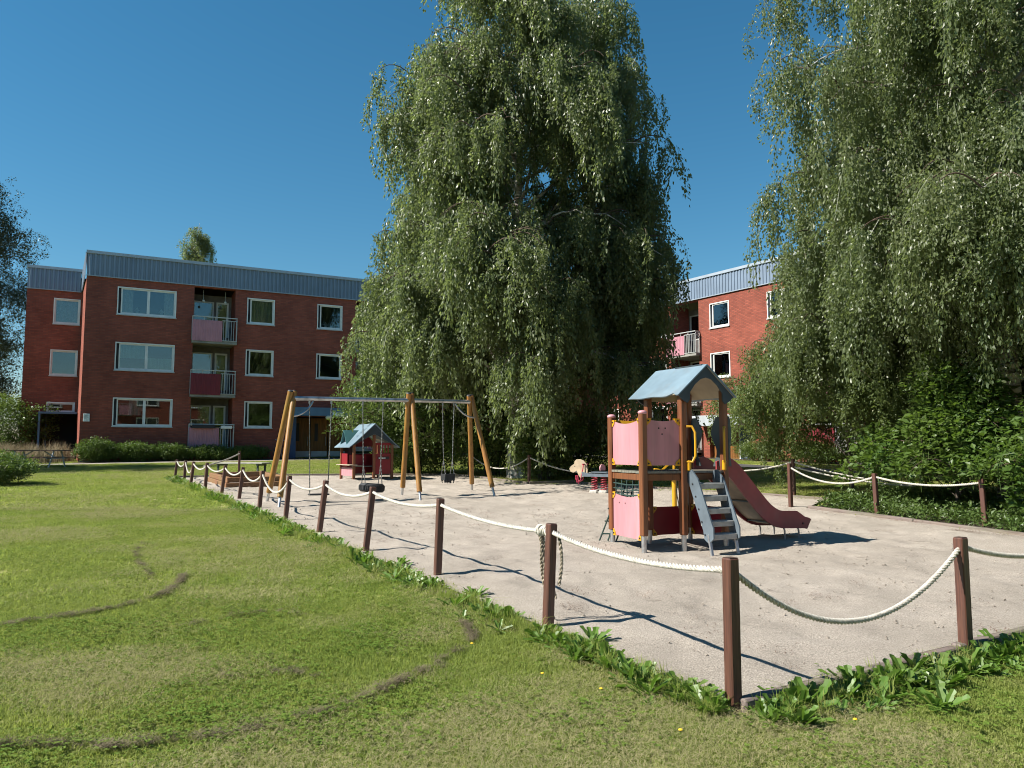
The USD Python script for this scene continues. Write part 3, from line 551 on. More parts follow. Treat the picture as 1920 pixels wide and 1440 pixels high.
# frayed rope end knotted at the second post
t1 = TOPS[1]; kb = thing('knotted_rope', 'frayed old rope knotted beside a fence post, loose ends hanging to the ground', 'rope', (0, 0, 0))
u = (TOPS[2] - t1); u /= np.linalg.norm(u); kn = MB()
for k in range(9):
    g = np.linspace(0, 2 * np.pi, 22); c = t1 + u * (.035 + .021 * k) + [0, 0, -.004 + .008 * rng.standard_normal()]; r = .030 + .010 * rng.random()
    s = np.cross(u, [0, 0, 1.]); kn.tube(c + r * (np.cos(g)[:, None] * s + np.sin(g)[:, None] * np.array([0, 0, 1.])) + u * (.02 * np.sin(g + k))[:, None], .0105, 6)
kn.put('knot', M['rope'], kb, True)
for k, (s0, dx, dy, L, w) in enumerate(((.225, .10, .02, .62, .02), (.19, .12, .0, .74, .025), (.20, .115, .03, .78, .02), (.17, .11, -.02, .58, .015))):
    tt = np.linspace(0, 1, 40); st = t1 + u * s0; P = st + np.column_stack([dx * tt ** 1.4 + w * np.sin(tt * 5 + k), dy * tt + .012 * np.sin(tt * 9 + 2 * k), -L * tt])
    twisted(MB(), P, .007, .007, .075, 2, 5).put('loose_end', M['rope_old'], kb, True)
tt = np.linspace(0, 1, 30); P = t1 + np.array([.055, -.02, .0]) + np.column_stack([.03 * np.sin(tt * 3), -.01 * tt, -.44 * tt]); twisted(MB(), P, .008, .008, .08, 2, 5).put('loose_end', M['rope_old'], kb, True)

ed = thing('timber_edging', 'weathered grey timber edging laid around the play sand', 'edging', (0, 0, 0))
def edging(p, q, h=.055, th=.09, drop=.12, wob=.012, pieces=None):
    p, q = np.array(p, float), np.array(q, float); L = np.linalg.norm(q - p); n = pieces or max(1, int(round(L / 2.6)))
    for k in range(n):
        a, c = p + (q - p) * k / n, p + (q - p) * (k + 1) / n; d = (c - a) / np.linalg.norm(c - a); a = a + d * .006; c = c - d * .006
        A, C = G(*a, h - drop / 2 + rng.uniform(-wob, wob)), G(*c, h - drop / 2 + rng.uniform(-wob, wob))
        mid = (A + C) / 2; L2 = np.linalg.norm(C - A); e = (C - A) / L2
        v, f = cbox((L2, th, drop), .009); path = numbered(ed, 'timber')
        xf = UsdGeom.Xform.Define(stage, path) if False else None
        usdkit.mesh(stage, path, (v, f), M['timber']); pr = UsdGeom.Xformable(stage.GetPrimAtPath(path))
        pr.AddTranslateOp().Set(Gf.Vec3d(*mid)); pr.AddRotateZOp().Set(math.degrees(math.atan2(e[1], e[0]))); pr.AddRotateYOp().Set(-math.degrees(math.asin(e[2])))
ring = list(SAND.exterior.coords)
out = lambda p: (p[0], p[1])
edging((1.33, 4.62), (8.9, 9.06), .085, .085, .19, pieces=4); edging((8.95, 9.05), (6.02, 15.75), .085, .10, .16, pieces=3); edging((7.25, 17.65), (6.05, 18.95), .07, .1, .14, pieces=1); edging((6.0, 19.0), (3.78, 21.12), .07); edging((3.74, 21.14), (1.9, 22.9), .07); edging((1.85, 22.93), (.5, 22.62), .1)
edging((.46, 22.68), (-1.84, 26.68), .08); edging((-1.9, 26.74), (-9.3, 26.44), .085); edging((-9.36, 26.42), (-11.1, 25.6), .07, pieces=1); edging((-11.16, 25.45), (1.22, 4.72), .035, .08, .12)

# ------------------------------------------------------------------ swing frame and swings
E1 = np.array([BX[0], BX[1], 0.]); E2 = np.array([AX[0], AX[1], 0.])
TL, TM, TR = np.array([-4.85, 16.87, 2.665]), np.array([-2.41, 18.2, 2.705]), np.array([-1.03, 19.3, 2.735])
sw = thing('swing_frame', 'long swing frame of yellow-brown round timbers with a grey steel top bar', 'swing frame', (0, 0, 0))
for T, feet in ((TL, [(-5.495, 17.31), (-4.83, 16.06)]), (TM, [(-2.67, 18.75), (-2.04, 17.44)]), (TR, [(-1.04, 20.18), (-.39, 18.78)])):
    for k, (x, y) in enumerate(feet):
        F = G(x, y, -.12); d = (T - F); L = np.linalg.norm(d); d /= L; off = E1 * (.05 if k else -.05)
        s = np.linspace(0, 1, 6); lo = F + d * .36; hi = T + d * .16 + off
        MB().tube(lo + (hi - lo) * s[:, None], .062, 14).put('leg', M['pine'], sw, 40)
        MB().tube([F + d * .0, F + d * .375], .030, 8).put('leg_shoe', M['metal'], sw, 40)
        MB().tube([hi - d * .002, hi + d * .02], [.064, .05], 14).put('leg_cap', M['rubber'], sw, 40)
for a, c in ((TL, TM), (TM, TR)):
    d = (c - a) / np.linalg.norm(c - a); P = np.array([a + d * .06, a + d * .2, c - d * .2, c - d * .06]); MB().tube(P, [.062, .045, .045, .062], 14).put('top_bar', M['steel'], sw, 40)
for T, sg, F in ((TL, 1, (-4.83, 16.06)), (TR, -1, (-.39, 18.78))):
    d = (TM - T) / np.linalg.norm(TM - T); dn = G(*F) - T; dn /= np.linalg.norm(dn)
    st = T + dn * .42; en = T + d * .48 + np.array([0, 0, -.06]); ctl = st + d * .34 + np.array([0, 0, -.02]); s = np.linspace(0, 1, 14)[:, None]
    MB().tube((1 - s) ** 2 * st + 2 * s * (1 - s) * ctl + s ** 2 * en, .021, 8).put('brace', M['steel'], sw, True)
def chain(mb, p, q, r=.011, gap=.042):
    p, q = np.asarray(p, float), np.asarray(q, float); n = int(np.linalg.norm(q - p) / gap); d = (q - p) / np.linalg.norm(q - p); s = np.cross(d, [.6, .8, 0]); s /= np.linalg.norm(s); w = np.cross(d, s)
    for k in range(n):
        c = p + (q - p) * (k + .5) / n; o = s if k % 2 else w
        mb.bar(c - d * gap * .62, c + d * gap * .62, r * 2.0 if k % 2 else r * .8, r * .8 if k % 2 else r * 2.0, up=tuple(w + .001))
    return mb
def on_bar(a, c, px):
    k = (px - 960) / 1442; t = (k * a[1] - a[0]) / ((c[0] - a[0]) - k * (c[1] - a[1])); return a + (c - a) * t - np.array([0, 0, .045])
def hanger(name, label, a, c, pxs): 
    s = thing(name, label, 'swing', (0, 0, 0)); pts = [on_bar(a, c, q) for q in pxs]
    for p in pts:
        MB().box(p - [.018, .018, .07], p + [.018, .018, .02], .004).box(p - [.009, .009, .20], p + [.009, .009, -.07]).put('pivot', M['steel'], s)
    return s, pts
s, (p, q) = hanger('flat_swing', 'flat black swing seat on two chains, leftmost on the frame', TL, TM, (580, 621))
c = (p + q) / 2; z = gz(c[0], c[1]) + .19; d = (q - p) / np.linalg.norm(q - p); e0, e1 = c - d * .20, c + d * .20; e0[2] = e1[2] = z + .02
for a_, b_ in ((p, e0), (q, e1)): chain(MB(), a_ - [0, 0, .19], b_).put('chain', M['chain'], s)
MB().bar(e0 - d * .025 - [0, 0, .02], e1 + d * .025 - [0, 0, .02], .17, .035, ch=.012).put('seat', M['rubber'], s)
s, (p, q) = hanger('tyre_swing', 'black tyre hung flat on chains below the frame, in front of the playhouse', TL, TM, (680, 718))
c = (p + q) / 2; z = gz(c[0], c[1]) + .29; ring_ = np.array([c[0], c[1], z])
prof = np.array([(.155, -.075), (.19, -.10), (.25, -.095), (.285, -.06), (.29, 0), (.285, .06), (.25, .095), (.19, .10), (.155, .075), (.165, .06), (.20, .08), (.245, .075), (.265, .05), (.268, 0), (.265, -.05), (.245, -.075), (.20, -.08), (.165, -.06), (.155, -.075)])
tm = trimesh.creation.revolve(prof, sections=36); R_ = trimesh.transformations.translation_matrix(ring_) @ trimesh.transformations.rotation_matrix(math.radians(4), E2)
MB().mesh(tm, R_).put('tyre', M['rubber'], s, 35)
tb = MB()
for k in range(44):
    g = 2 * np.pi * k / 44; cc, ss = math.cos(g), math.sin(g); v, f = cbox((.012, .022, .10), .002); w = np.column_stack([v[:, 0] + .291, v[:, 1], v[:, 2]]); w = np.column_stack([w[:, 0] * cc - w[:, 1] * ss, w[:, 0] * ss + w[:, 1] * cc, w[:, 2]]); tb.add(w @ R_[:3, :3].T + R_[:3, 3], f)
tb.put('tread', M['rubber'], s)
for (a_, sg) in ((p, -1), (q, 1)):
    j = ring_ + E1 * sg * .22 * .95 + [0, 0, .55]; chain(MB(), a_ - [0, 0, .19], j).put('chain', M['chain'], s)
    for sd in (-1, 1): chain(MB(), j, ring_ + E1 * sg * .20 + E2 * sd * .12 + [0, 0, .09]).put('chain', M['chain'], s)
s, (p, q) = hanger('bucket_swing', 'small black bucket swing for toddlers, on the right of the frame', TM, TR, (830, 851))
c = (p + q) / 2; z = gz(c[0], c[1]) + .42; ct = np.array([c[0], c[1], z]); sh = MB()
o = Polygon([(-.12, .12), (-.115, -.02), (-.085, -.10), (.085, -.10), (.115, -.02), (.12, .12)]).difference(unary_union([Point(-.05, -.07).buffer(.032), Point(.05, -.07).buffer(.032)]))
for sd in (-.14, .14): sh.prism(o, ct + E2 * sd, E1, (0, 0, 1), .022)
sh.box(ct + [-.085, -.085, -.08], ct + [.085, .085, -.03], .01)
for sd in (-.115, .115): sh.prism([(-.13, -.03), (.13, -.03), (.13, .12), (-.13, .12)], ct + E1 * sd, E2, (0, 0, 1), .022)
sh.put('seat', M['rubber'], s)
for (a_, sg) in ((p, -1), (q, 1)):
    j = ct + E1 * sg * .12 + [0, 0, .45]; chain(MB(), a_ - [0, 0, .19], j).put('chain', M['chain'], s)
    for sd in (-1, 1): chain(MB(), j, ct + E1 * sg * .115 + E2 * sd * .11 + [0, 0, .10]).put('chain', M['chain'], s)

# ------------------------------------------------------------------ play tower
UPV = np.array([0, 0, 1.])
def v3(p, z): return np.array([p[0], p[1], z])
TH = math.radians(27.6); te1 = np.array([math.cos(TH), math.sin(TH), 0]); te2 = np.array([-math.sin(TH), math.cos(TH), 0]); TS = .745
pc = np.array([2.317, 10.495]); pd = pc + te1[:2] * TS; pf = pc + te2[:2] * TS; pe = pd + te2[:2] * TS; pb = np.array([1.756, 10.36]); pa = np.array([1.448, 11.20])
GT = float(gz(2.2, 10.8)) + .03; DECK = GT + 1.04
tw = thing('play_tower', 'wooden play tower with pink panels, blue gable roof, steps and red slide', 'play tower', (0, 0, 0))
EAVE = GT + 2.06; RIDGE = GT + 2.50
for p, top in ((pa, GT + 1.80), (pb, GT + 1.82), (pc, EAVE + .10), (pd, EAVE + .10), (pe, EAVE + .10), (pf, EAVE + .10)):
    v, f = cbox((.092, .092, top - GT - .18), .012); c, s = math.cos(TH), math.sin(TH); w = np.column_stack([v[:, 0] * c - v[:, 1] * s + p[0], v[:, 0] * s + v[:, 1] * c + p[1], v[:, 2] + (top + GT + .18) / 2])
    q = MB().add(w, f).put('post', M['tower_wood'], tw)
    MB().tube([v3(p, GT - .2), v3(p, GT + .20)], .036, 12).put('post_shoe', M['metal'], q, 40)
    if top < EAVE: 
        m = trimesh.creation.icosphere(2, .062); MB().mesh(m, trimesh.transformations.translation_matrix(v3(p, top + .005)) @ np.diag([1, 1, .55, 1])).put('post_cap', M['slide_red'] if False else M['horse_pink'], q, True)
deck = Polygon([pa, pb, pc, pd, pe, pf])
dk = deck.buffer(.03, join_style='mitre')
ctr = np.array(deck.centroid.coords[0]); strips = []
x0, y0, x1, y1 = [f(np.array(dk.exterior.coords)[:, :2] @ np.column_stack([te1[:2], te2[:2]])).tolist() if False else 0 for f in (np.min,) * 4] if False else (0, 0, 0, 0)
loc = lambda pt: np.array([(np.asarray(pt) - pc) @ te1[:2], (np.asarray(pt) - pc) @ te2[:2]])
dl = Polygon([loc(p) for p in dk.exterior.coords])
for k in range(-2, 10):
    st = dl.intersection(sbox(-2, k * .1 + .003, 3, k * .1 + .097))
    for g in (getattr(st, 'geoms', [st]) if not st.is_empty else []):
        if g.area > .004: MB().prism(g, v3(pc, DECK - .016 + rng.uniform(-.002, .002)), te1, te2, .03).put('deck_board', M['deck'], tw)
for a, c in ((pa, pb), (pb, pc), (pc, pd), (pd, pe), (pe, pf), (pf, pa)):
    d = (c - a) / np.linalg.norm(c - a); MB().bar(v3(a + d * .05, DECK - .085), v3(c - d * .05, DECK - .085), .04, .085, ch=.005).put('deck_beam', M['tower_wood'], tw)
def arc_panel(L, h, top=.06, bot=.0, inset=.0):
    x = np.linspace(inset, L - inset, 18); u = (x - inset) / (L - 2 * inset) * 2 - 1
    up = np.column_stack([x, h - top * (1 - u ** 2)]); lo = np.column_stack([x, bot * (1 - u ** 2)]); return Polygon(np.vstack([lo, up[::-1]]))
def panel(parent, a, c, z0, z1, mat, name='panel', top=.05, bot=0., thick=.018, gap=.055, brackets=True, out=0.0, holes=(), bmat=None):
    a, c = np.asarray(a), np.asarray(c); L = np.linalg.norm(c - a); d = (c - a) / L; o = a + d * gap; L2 = L - 2 * gap; n = np.array([d[1], -d[0]]); o = o + n * out
    poly = arc_panel(L2, z1 - z0, top, bot)
    for (hx, hz, r) in holes: poly = poly.difference(Point(hx * L2, hz).buffer(r, 10))
    P = MB().prism(poly, v3(o, z0), v3(d, 0), UPV, thick).put(name, mat, parent)
    if holes:
        for (hx, hz, r) in holes: MB().tube([v3(o + d * hx * L2 - n * .004, z0 + hz), v3(o + d * hx * L2 + n * (thick / 2 - .003), z0 + hz)], r * .99, 14).put('hole_liner', M['bolt'], P)
    if brackets:
        for (sx, sz) in ((0, 0), (0, 1), (1, 0), (1, 1)):
            tri = [(0, 0), (.075, 0), (.06, .05), (.012, .095), (0, .095)]
            t = np.array(tri); t[:, 1] = t[:, 1] if sz == 0 else -t[:, 1]; t[:, 0] = t[:, 0] if sx == 0 else -t[:, 0]
            base = v3(o + d * (L2 * sx + (-.006 if sx == 0 else .006)), z0 - .008 if sz == 0 else z1 + .008)
            B_ = MB().prism(Polygon(t), base + v3(n * .014, 0), v3(d, 0), UPV, .012); B_.prism(Polygon(t), base - v3(n * .014, 0), v3(d, 0), UPV, .012); B_ = B_.put('bracket', M['yellow'], P)
            cc = base + v3(d, 0) * (.028 if sx == 0 else -.028) + UPV * (.032 if sz == 0 else -.032)
            MB().tube([cc + v3(n * .018, 0), cc + v3(n * .029, 0)], .012, 10).put('bolt', M['bolt'], B_)
    return P
panel(tw, pa, pb, DECK + .075, DECK + .70, M['tower_pink'], top=.055, bot=0)
panel(tw, pb, pc, DECK + .075, DECK + .70, M['tower_pink'], top=.03, bot=0, gap=.05, holes=((.38, .50, .012), (.58, .50, .012), (.48, .42, .012)))
panel(tw, pa, pb, GT + .12, GT + .72, M['tower_pink'], top=.05, holes=((.22, .46, .013), (.44, .46, .013)))
panel(tw, pf, pa, DECK + .075, DECK + .72, M['yellow'], top=.02, brackets=False)
panel(tw, pf, pe, GT + .10, GT + .50, M['tower_red'], top=.0, brackets=True); panel(tw, pe, pd, GT + .10, GT + .52, M['tower_red'], top=.0); panel(tw, pf, pe, DECK + .075, DECK + .45, M['yellow'], top=.06, brackets=False, name='panel')
# rope net below the deck on the left
nt = MB(); d = (pb - pa); L = np.linalg.norm(d); d /= L
for k in range(5): x = .12 + (L - .24) * k / 4; nt.tube([v3(pa + d * x, GT + .66), v3(pa + d * (x + .012 * math.sin(k * 2)), GT + .85), v3(pa + d * x, DECK - .10)], .010, 6)
for k in range(4): z = GT + .70 + .072 * k; nt.tube([v3(pa + d * .05, z + .01), v3(pa + d * L * .5, z - .008), v3(pa + d * (L - .05), z + .01)], .010, 6)
nt.put('climbing_net', M['net'], tw)
n2 = MB(); o_ = v3(pa, 0) + v3(pf - pa, 0) * .1; dd = np.array([-.97, .10, 0]); pp = v3((pf - pa) / np.linalg.norm(pf - pa), 0)
for k in range(3): n2.tube([o_ + pp * (.05 + .12 * k) + UPV * (GT + .95), o_ + dd * .14 + pp * (.05 + .12 * k) + UPV * (GT + .42), o_ + dd * .28 + pp * (.03 + .12 * k) + UPV * (GT + .02)], .012, 6)
for k in range(5): z = GT + .12 + .18 * k; n2.tube([o_ + dd * (.28 - .26 * (z - GT)) + pp * q + UPV * z for q in (.03, .18, .32)], .011, 6)
n2.put('climbing_net', M['net'], tw)
# roof
wd, kx = .52, TS / 2
cm = lambda x, y, z: v3(pc, 0) + te1 * x + te2 * y + UPV * z
def roof_side(sg):
    L = 1.12; nrm = math.hypot(wd, RIDGE - EAVE); ax = te2; up = (te1 * (-sg) * wd + UPV * (RIDGE - EAVE)) / nrm
    x = np.linspace(0, L, 40); sc = -.03 * (.5 - .5 * np.cos(np.clip((x - .06) / (L - .12), 0, 1) * 2 * np.pi * 2)) 
    notch = .05 * np.clip(1 - np.abs(x - .14) / .09, 0, 1)
    low = np.column_stack([x, sc * .6 + notch]); top = np.array([(L, nrm), (L * .55, nrm), (L * .55, nrm - .02), (0, nrm)])[[0, 3]]
    return MB().prism(Polygon(np.vstack([low, [(L, nrm), (0, nrm)]])), cm(kx + sg * wd, -.11, EAVE) , ax, up, .016)
roof_side(-1).put('roof_side', M['tower_roof'], tw); rs = roof_side(1)
rs.put('roof_side', M['tower_roof'], tw)
MB().bar(cm(kx, -.02, RIDGE + .004), cm(kx, .55, RIDGE + .004), .05, .02, ch=.004).put('ridge_strip', M['roof_edge'], tw)
for y in (-.075, .86):
    g = Polygon([(-wd * .96, 0.01), (-wd * .80, -.06), (-kx * .9, -.10), (-kx * .72, -.02), (kx * .72, -.02), (kx * .9, -.10), (wd * .8, -.06), (wd * .96, .01), (0, RIDGE - EAVE - .022)])
    ar = Polygon([(-.29, -.2), (-.29, .05), (-.20, .16), (-.1, .235), (0, .26), (.1, .235), (.20, .16), (.29, .05), (.29, -.2)])
    MB().prism(g.difference(ar), cm(kx, y, EAVE), te1, UPV, .02).put('gable_panel', M['roof_edge'], tw)
    if y > 0: MB().prism(ar.intersection(Polygon([(-.4, -.03), (.4, -.03), (.4, .4), (-.4, .4)])), cm(kx, y + .012, EAVE), te1, UPV, .012).put('arch_panel', M['cream'], tw)
for sg in (-1, 1):
    nrm = math.hypot(wd, RIDGE - EAVE); up = (te1 * (-sg) * wd + UPV * (RIDGE - EAVE)) / nrm; nn = np.cross(te2, up); nn *= np.sign(nn[2]) or 1
    MB().prism([(.02, .03), (1.08, .03), (1.08, nrm - .04), (.02, nrm - .04)], cm(kx + sg * wd, -.11, EAVE) - nn * .014, te2, up, .006).put('roof_lining', M['cream'], tw)
# yellow handles at the steps, wavy grey panels at the slide
for p, sg in ((pc, 1), (pd, -1)):
    x0 = 0 if sg > 0 else TS; h = MB(); hx = x0 + sg * .085
    h.tube([cm(x0 + sg * .03, -.05, DECK + .60), cm(hx, -.10, DECK + .60), cm(hx + sg * .03, -.13, DECK + .52), cm(hx + sg * .03, -.13, DECK + .20), cm(hx, -.10, DECK + .12), cm(x0 + sg * .03, -.05, DECK + .12)], .017, 10)
    h.put('hand_grip', M['yellow'], tw, 40)
    MB().box((-.03, -.03, 0), (.03, .03, .10), .01)
    q = MB().bar(cm(x0 + sg * .06, -.06, DECK + .0), cm(x0 + sg * .06, -.06, DECK + .14), .05, .05, up=tuple(te1), ch=.01); q.put('grip_foot', M['yellow'], tw)
wave = Polygon([(0, 0)] + [(.15 + .05 * math.sin(z * 8.0 + 2.2) + .03 * z, z * .66) for z in np.linspace(0, 1, 16)] + [(.10, .70), (.03, .70), (0, .64)])
for o, sgn in ((.05, 1), (TS - .05, -1)):
    w = np.array(wave.exterior.coords); w[:, 0] *= sgn; MB().prism(Polygon(w), cm(TS + .02, o, DECK + .05), te2, UPV, .018).put('wave_panel', M['grey_panel'], tw)
w = np.array(wave.exterior.coords); w[:, 0] *= 1; MB().prism(Polygon(w), cm(TS + .05, -.03, DECK + .05), te1 * .8 + te2 * .6, UPV, .018).put('wave_panel', M['grey_panel'], tw)
# steps
run = .34; sx0, sx1 = .07, .52
for x in (sx0, sx1):
    top = np.array([0.0, DECK - GT - .03]); o = cm(x, -.05, GT)
    pts = [(-.02, 1.02), (.05, 1.04), (.16, .93), (run + .10, .30), (run + .10, .18), (run + .03, .12), (run - .04, .16), (run - .06, .27), (.02, .86), (-.05, .93)]
    q = MB().prism(Polygon(pts).buffer(.015), o, -te2, UPV, .022).put('step_stringer', M['bluegrey'], tw)
    MB().bar(cm(x, -.05 - run - .02, GT + .22), cm(x, -.05 - run - .10, GT - .15), .03, .045, up=tuple(te1), ch=.006).put('stringer_foot', M['metal'], q)
    for k in range(5): z = 1.04 - .163 * (k + 1); y = -.05 - run * (k + 1) / 6 - .02; MB().tube([cm(x - .012, y, GT + z - .012), cm(x - .019, y, GT + z - .012)], .012, 8).put('bolt', M['bolt'], q)
for k in range(5):
    z = GT + 1.04 - .163 * (k + 1); y = -.05 - run * (k + 1) / 6 - .05; t = MB(); t.box((0, -.085, -.075), (sx1 - sx0 - .024, .085, .0), .006)
    for r in range(4): t.box((.004, -.089, -.066 + r * .016), (sx1 - sx0 - .028, -.085, -.058 + r * .016))
    for r in range(6): t.box((.004, -.07 + r * .025, .0), (sx1 - sx0 - .028, -.058 + r * .025, .003))
    vs = np.vstack(t.v); wv = cm(sx0 + .012, y, z) + vs[:, :1] * te1 + vs[:, 1:2] * te2 + vs[:, 2:] * UPV; MB().add(wv, np.vstack(t.f)).put('tread', M['tread'], tw)
# slide
path_ = np.array([.905, 1.0]) * np.array([(-.02, 1.04), (.10, 1.035), (.22, 1.0), (.36, .90), (.60, .68), (.86, .45), (1.02, .335), (1.18, .26), (1.36, .225), (1.60, .215), (1.82, .205), (1.93, .185)])
from scipy.interpolate import CubicSpline
tt = np.linspace(0, len(path_) - 1, 60); cs = CubicSpline(np.arange(len(path_)), path_); P = cs(tt); T_ = np.gradient(P, axis=0); T_ /= np.linalg.norm(T_, axis=1, keepdims=True); N_ = np.column_stack([-T_[:, 1], T_[:, 0]])
hh = .185 * np.clip(.35 + (1.745 - P[:, 0]) / .35, .55, 1)[:, None] * np.clip(.6 + (P[:, 0]) / .3, .6, 1)[:, None]
wall = Polygon(np.vstack([P - N_ * .045, (P + N_ * hh)[::-1]])).buffer(.012)
for y in (.13, TS - .13): MB().prism(wall, cm(TS, y, GT), te1, UPV, .028).put('slide_side', M['slide_red'], tw, 35)
bed = MB(); nB = len(P); y0, y1 = .145, TS - .145
v = np.vstack([[cm(TS + p[0], y, GT + p[1] + dz) for p in P] for (y, dz) in ((y0, 0), (y1, 0), (y1, -.016), (y0, -.016))])
k = np.arange(nB - 1); f = np.vstack([np.column_stack([a * nB + k, a * nB + k + 1, b_ * nB + k + 1, b_ * nB + k]) for a, b_ in ((0, 1), (1, 2), (2, 3), (3, 0))]); bed.add(v, f[:, ::-1]).put('slide_bed', M['slide_bed'], tw, 30)
for x in (.62, 1.0): 
    z = np.interp(x, P[:, 0], P[:, 1]); MB().bar(cm(TS + x, y0 + .003, GT + z - .03), cm(TS + x, y1 - .003, GT + z - .03), .03, .02).put('bed_rib', M['grey_panel'], tw)
for x, y in ((1.27, .13), (1.56, .13), (1.27, TS - .13), (1.56, TS - .13)):
    z = np.interp(x, P[:, 0], P[:, 1]); MB().tube([cm(TS + x - .03, y, GT + z - .03), cm(TS + x, y, GT + z - .09), cm(TS + x, y, GT - .2)], .014, 8).put('slide_leg', M['metal'], tw, 40)
MB().tube([cm(TS + 1.64, .105, GT + .22), cm(TS + 1.64, .12, GT + .22)], .014, 10).put('bolt', M['bolt'], tw)
s = MB(); 
for k in range(2): s.tube(rope_path(cm(.02, .14 + .04 * k, DECK - .1), cm(.10, .16 + .06 * k, GT + .62 - .1 * k), .0, 8) + .01 * np.sin(np.arange(8) * 1.3)[:, None] * te1, .009, 6)
s.put('hanging_rope', M['rope_old'], tw)

# ------------------------------------------------------------------ digger seat behind the tower
c0 = G(3.35, 16.0, .02); dg = thing('sand_digger', 'yellow sand digger with jointed arm and grey scoop, glimpsed under the tower deck', 'digger', c0)
MB().tube([(0, 0, -.2), (0, 0, .60)], .05, 12).put('pedestal', M['yellow'], dg, 40)
MB().box((-.14, -.14, .60), (.14, .14, .66), .02).put('seat', M['seat_grey'], dg)
a = MB(); a.bar((0, 0, .66), (0, 0, .96), .05, .05, up=(1, 0, 0), ch=.01); a.bar((-.42, 0, .78), (.05, 0, .70), .06, .06, ch=.01); a.bar((-.30, 0, .72), (-.05, 0, .94), .035, .035); a.put('turning_frame', M['yellow'], dg)
MB().bar((.02, 0, .76), (.46, -.02, .50), .06, .09, ch=.012).put('boom', M['yellow'], dg); MB().tube([(.02, -.06, .76), (.02, .06, .76)], .035, 12).put('joint', M['bolt'], dg)
MB().prism([(0, 0), (.16, .02), (.17, -.10), (.10, -.26), (.04, -.16)], (.38, -.02, .50), (1, 0, 0), UPV, .16).put('scoop', M['seat_grey'], dg)
MB().tube([(-.02, -.1, .95), (-.02, .1, .95)], .018, 8).put('lever', M['bolt'], dg)

# ------------------------------------------------------------------ playhouse
hc = np.array([-4.90, 23.95]); HA = math.atan2(BX[1], BX[0]); HG = float(gz(hc[0], hc[1] + .8)) + .06
hs = thing('playhouse', 'small red playhouse with light blue gable roof, dormer and shop counter', 'playhouse', (hc[0], hc[1], HG), HA)
W, D = 1.25, 1.22; HE, HR = 1.06, 1.70
for x, y, h in ((0, 0, 1.12), (W, 0, 1.1), (0, D, 1.12), (W, D, 1.1), (W * .52, 0, 1.36), (.55, -.25, .48)):
    if h > .5: MB().box((x - .04, y - .04, -.2), (x + .04, y + .04, h), .008).put('post', M['tower_wood'], hs)
def hbox(n, lo, hi, m, ch=.003, parent=None): return MB().box(lo, hi, ch).put(n, M[m], parent or hs)
hbox('panel', (.05, D - .015, .14), (W - .05, D + .015, .76), 'tower_red'); hbox('panel', (-.015, .05, .08), (.015, D - .05, .34), 'tower_pink'); hbox('panel', (-.012, D * .5, .36), (.012, D - .05, .78), 'tower_red')
hbox('counter', (-.16, -.05, .415), (.10, D + .05, .44), 'cream')
hbox('panel', (W - .015, .05, .14), (W + .015, D - .05, .80), 'tower_red')
p = hbox('panel', (W * .52 + .045, -.015, .14), (W - .045, .015, .78), 'tower_red'); sg_ = hbox('name_board', (W * .52 + .12, -.032, .60), (W - .10, -.0155, .68), 'black', .002, p)
lt = MB(); xx = W * .52 + .15
for w_ in (.028, .014, .0, .02, .024, .022, .026, .02, .024, .02, .016):
    if w_: lt.box((xx, -.0345, .622), (xx + w_ * .75, -.0325, .652))
    xx += max(w_, .014)
lt.put('board_letters', M['letters'], p)
q = MB()
for k in range(5): x = W * .56 + .1 * k; q.box((x, -.012, .84 - .04), (x + .04, .012, 1.04), .004)
q.box((W * .52 + .045, -.013, 1.04), (W - .045, .013, 1.12)); q.put('window_rail', M['tower_red'], hs)
hbox('panel', (.05, .62, .14), (W * .5, .65, .74), 'tower_red'); hbox('bench', (.1, .35, .36), (W - .1, .62, .39), 'deck'); hbox('floor_beam', (.05, .04, .10), (W - .05, .08, .16), 'deck')
for sg in (-1, 1):
    lo = np.array([W / 2 + sg * (W / 2 + .20), -.16, HE - .10]); rd = np.array([W / 2, -.16, HR]); kn = np.array([W / 2 + sg * (W / 2 + .02), -.16, HE + .04]); th = .022; L = D + .30
    pl = [(lo[0], lo[2]), (kn[0], kn[2]), (rd[0], rd[2])]; m = MB(); pts = np.array(pl); nn = np.array([[sg * .35, 1], [sg * .6, .9], [0, 1.2]]) * th
    ring2 = np.vstack([pts, (pts + nn)[::-1]]); m.prism(Polygon(ring2), (0, -.16 + L / 2, 0), (1, 0, 0), UPV, L); m.put('roof_side', M['tower_roof'], hs)
g = Polygon([(-.12, HE - .04), (W / 2, HR - .02), (W + .12, HE - .04), (W + .0, HE + .0), (W / 2, HR - .30), (0, HE)]); ar = Polygon([(W * .5, .95), (W * .55, 1.15), (W * .62, 1.22), (W * .80, 1.20), (W * .96, 1.02), (W * .96, .9)])
MB().prism(g, (0, -.10, 0), (1, 0, 0), UPV, .02).put('gable_panel', M['roof_edge'], hs); MB().prism(Polygon([(W * .5, 1.26), (W * .62, 1.24), (W * .80, 1.16), (W * .97, 1.03), (W * .75, 1.05)]), (0, .05, 0), (1, 0, 0), UPV, .015).put('arch_panel', M['cream'], hs)
MB().prism(Polygon([(.05, 1.0), (W / 2, HR - .05), (W - .05, 1.0)]), (0, D - .02, 0), (1, 0, 0), UPV, .02).put('gable_panel', M['tower_red'], hs)
